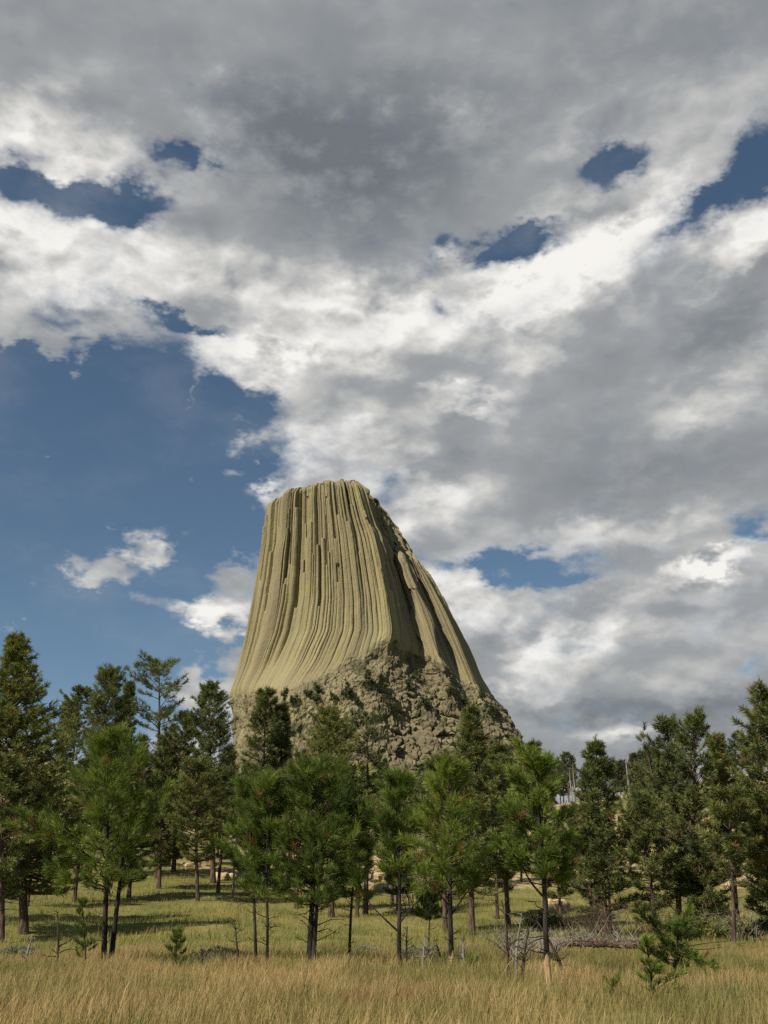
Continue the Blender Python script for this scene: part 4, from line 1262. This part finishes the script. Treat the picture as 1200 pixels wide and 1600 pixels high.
# trees and bushes on the tower's ledge
PYT, QST, VT = TOWER_PTS
for k, (px, py_top, py_base, hw, lab) in enumerate([
        (578, 1046, 1074, 8, 'dark pointed pine on the tower ledge, largest of those on the rock'),
        (597, 1052, 1080, 6, 'slim dark pine on the rock right of the largest ledge pine'),
        (604, 1068, 1092, 9, 'dark bushy pine in the cleft at the right end of the ledge'),
        (543, 1066, 1086, 6, 'small dark pine on the middle of the ledge'), (551, 1075, 1087, 5, 'short bush touching the small pine on the middle of the ledge'),
        (494, 1066, 1080, 6, 'low bush at the foot of the columns, left of the middle ledge pine'), (484, 1074, 1083, 6, 'spreading low bush at the foot of the columns'),
        (518, 1084, 1096, 7, 'rounded bush on the ledge below the small pine'), (495, 1086, 1098, 8, 'broad rounded bush on the ledge over the full green pine'),
        (441, 1072, 1092, 5, 'thin dark bush on the left part of the ledge'), (461, 1084, 1096, 7, 'low dark bush on the left part of the ledge'), (561, 1088, 1097, 5, 'small bush under the largest ledge pine'),
        (612, 1092, 1112, 9, 'dark bush low in the cleft of the rubble'), (640, 1058, 1076, 8, 'bush on the boulders right of the ledge'), (655, 1046, 1064, 7, 'bush high on the boulders under the dark recess'),
        (668, 1085, 1105, 9, 'bush among the boulders of the right flank'), (700, 1068, 1084, 7, 'bush near the foot of the right columns'), (728, 1085, 1102, 8, 'bush at the right side of the boulder slope'),
        (755, 1078, 1090, 6, 'tiny bush near the right edge of the boulder slope'), (770, 1100, 1116, 7, 'bush on the lower right edge of the boulder slope')]):
    wpt = np.array([0, 0, 0.0])
    vv = VT.reshape(-1, 3)
    cd = (vv[:, 1] * CP + (vv[:, 2] - EYE) * SP)
    sx = 600 + F_PX * vv[:, 0] / cd
    sy = 800 - F_PX * (-vv[:, 1] * SP + (vv[:, 2] - EYE) * CP) / cd
    m = np.where((np.abs(sx - px) < 3) & (np.abs(sy - py_base) < 4) & (vv[:, 1] < TD + 10))[0]
    if len(m) == 0:
        continue
    p = vv[m[np.argmin(vv[m, 1])]]
    H = (py_base - py_top + 3) * mpp(py_base, p[1])
    if k in (0, 1, 2, 3):
        pine('ledge_pine', lab, 'pine tree', p - [0, 0, 1.5], p + [0, 0, H], hw * mpp(py_base, p[1]), 0.1, 'cone', 'far', 700 + k, 'trees and bushes growing on the rock tower', spacing=1.6, tuft=1.6, width=0.3, needles=10, twig=3, r0=0.25, dead=0, tone=-0.35)
    else:
        shrub('ledge_bush', lab, 'bush', p - [0, 0, 1.0], 2 * hw * mpp(py_base, p[1]), H, 700 + k, M_FAR, 60, 1.8, 0.5, 'trees and bushes growing on the rock tower')

# sagebrush and low bushes in the meadow
for k, (px, d, w_, h_, lab) in enumerate([(22, 45, 1.6, .6, 'grey-green sagebrush clump in the grass at the far left edge'), (350, 46, 1.5, .55, 'grey-green sagebrush left of the dark pine clump'), (660, 50, 2.2, .5, 'long pale sagebrush patch behind the forked young pine'), (735, 55, 2.0, .45, 'pale sagebrush in the meadow right of the scarred young pine'), (800, 54, 1.8, .5, 'sagebrush before the silvery brush heap'), (570, 52, 1.5, .45, 'small sagebrush behind the thin-stemmed young pine'), (330, 43, 1.3, .6, 'dark sagebrush left of the leaning bare twigs')]):
    shrub('sagebrush', lab, 'shrub', at_ground(px, d), w_, h_, 720 + k, M_SAGE, 260, 0.14, 0.02, 'sagebrush clumps in the meadow', 9)
for k, (px, d, w_, h_, lab) in enumerate([(1080, 66, 3.2, 1.5, 'dark green thicket at the meadow edge behind the bent bush'), (1125, 66, 3.0, 1.3, 'dark low thicket left of the reddish clear trunk'), (1165, 63, 2.6, 1.2, 'low dark thicket at the right edge of the meadow'), (860, 78, 3.5, 1.3, 'shaded green thicket behind the silvery brush heap')]):
    shrub('thicket_bush', lab, 'bush', at_ground(px, d), w_, h_, 740 + k, M_MATURE, 420, 0.3, 0.05, 'dark bushes at the meadow edge', 10)

# sandstone blocks on the hillside
rg = np.random.default_rng(79)
ROCKS = [(83, 165, 2.2), (90, 160, 1.7), (96, 150, 2.0), (112, 140, 1.6), (106, 140, 1.2), (260, 150, 1.5), (258, 138, 1.2), (385, 150, 2.4), (388, 146, 1.6), (590, 150, 1.8), (592, 138, 2.0), (594, 128, 1.4), (575, 120, 1.1), (598, 118, 1.2),
         (350, 120, 1.4), (345, 115, 1.0), (356, 116, 1.1), (1150, 118, 2.0), (1168, 124, 1.6), (1130, 130, 1.5), (870, 100, 1.2), (1105, 140, 1.5), (655, 128, 1.3), (318, 128, 1.5), (300, 126, 1.0)]
for k, (px, d, s_) in enumerate(ROCKS):
    g = at_ground(px, d)
    u = np.linspace(0, math.pi, 14); v = np.linspace(0, 2 * math.pi, 20, endpoint=False)
    U, Vv = np.meshgrid(u, v, indexing='ij')
    sg = lambda q: np.sign(q) * np.abs(q) ** 0.6
    x = sg(np.sin(U)) * sg(np.cos(Vv)); y = sg(np.sin(U)) * sg(np.sin(Vv)); z = sg(np.cos(U)) * 0.6
    nz = 1 + 0.22 * fbm(x * 1.7 + k * 7, y * 1.7, z * 1.7, oct=3, seed=k)
    P = np.stack([x * nz * s_ * rg.uniform(.6, 1.1), y * nz * s_ * .7, z * nz * s_ * rg.uniform(.6, .95) + s_ * .15], -1)
    i = np.arange(13)[:, None] * 20; j = np.arange(20)[None, :]; kk = (j + 1) % 20
    bb = Buf(); bb.add(P.reshape(-1, 3), q=np.stack([i + j, i + 20 + j, i + 20 + kk, i + kk], -1).reshape(-1, 4))
    o = bb.build('boulder', M_STONE)
    o.location = tuple(g); o.rotation_euler = (0, 0, rg.uniform(0, 3.1))
    tag(o, 'pale sandstone boulder lying on the hillside between the pines', 'boulder', 'sandstone boulders on the hillside')


# ------------------------------------------------------------------ grass
def grass(name, mat, n, d0, d1, half, h, wd, seed, tone_scale, power=1.0, base_tone=0.5, seedheads=0.0, skip=None):
    rng = np.random.default_rng(seed)
    d = d0 + (d1 - d0) * rng.random(n) ** power
    x = d * half * rng.uniform(-1, 1, n)
    keep = np.ones(n, bool)
    pat = fbm(x / 3.2, d / 5.5, oct=3, seed=seed)
    if h > 0.45:
        keep &= rng.random(n) < 1 - sstep(d + 5 * pat, 36, 56)
    keep &= rng.random(n) < np.clip(0.75 + 0.5 * pat, 0.2, 1)
    x, d, pat = x[keep], d[keep], pat[keep]
    n = len(x)
    z = ground(x, d) - 0.02
    hh = h * rng.uniform(0.45, 1.15, n) * np.clip(1 + 0.55 * fbm(x / 1.7, d / 2.6, oct=3, seed=seed + 1), 0.35, 1.9)
    hh = hh * np.where(rng.random(n) < 0.03, rng.uniform(1.2, 1.75, n), 1.0) * (1 - 0.25 * sstep(d, 34, 52) * (h > 0.45))
    a = rng.uniform(0, 6.28, n)
    bend = rng.uniform(0.05, 0.55, n) * hh
    bx = np.cos(a) * bend + 0.10 * hh; by = np.sin(a) * bend
    fa = rng.uniform(0, 3.14, n) * 0.6 - 0.9
    wv = np.stack([np.cos(fa), np.sin(fa), np.zeros(n)], -1) * (wd * rng.uniform(0.6, 1.3, n))[:, None] * 0.5
    p0 = np.stack([x, d, z], -1)
    p1 = p0 + np.stack([bx * .25, by * .25, hh * .5], -1)
    p2 = p0 + np.stack([bx * .62, by * .62, hh * .82], -1)
    p3 = p0 + np.stack([bx, by, hh], -1)
    sh = rng.random(n) < seedheads
    w2 = np.where(sh, 1.5, 0.62)[:, None]
    v = np.stack([p0 - wv, p0 + wv, p1 + wv * .9, p1 - wv * .9, p2 + wv * w2, p2 - wv * w2, p3], 1).reshape(-1, 3)
    k = np.arange(n)[:, None] * 7
    q = np.concatenate([k + np.array([[0, 1, 2, 3]]), k + np.array([[3, 2, 4, 5]])])
    tone = np.clip(base_tone + tone_scale * fbm(x / 2.6, d / 4.2, oct=3, seed=seed + 5) + rng.normal(0, 0.13, n), 0, 0.9)
    red = (vnoise(x / 2.2, d / 3.4, seed=seed + 8) > 0.50) & (rng.random(n) < 0.6)
    tone = np.where(red, rng.uniform(0.9, 1.0, n), tone)
    b = Buf()
    b.add(v, q=q, t=k + np.array([[5, 4, 6]]), a=np.repeat(tone, 7))
    o = b.build(name, mat)
    tag(o, None, None, None, 'stuff')
    return o


tag(grass('tall_grass', M_GRASS, 225000, 12.5, 58, 0.50, 0.43, 0.0078, 801, 0.40, 0.85, 0.58, 0.14), 'tall straw and green grass along the front of the meadow', 'grass')
tag(grass('meadow_grass', M_MEADOW, 165000, 37, 125, 0.52, 0.34, 0.022, 802, 0.22, 0.9, 0.45, 0.0), 'short olive meadow grass behind the young pines', 'grass')
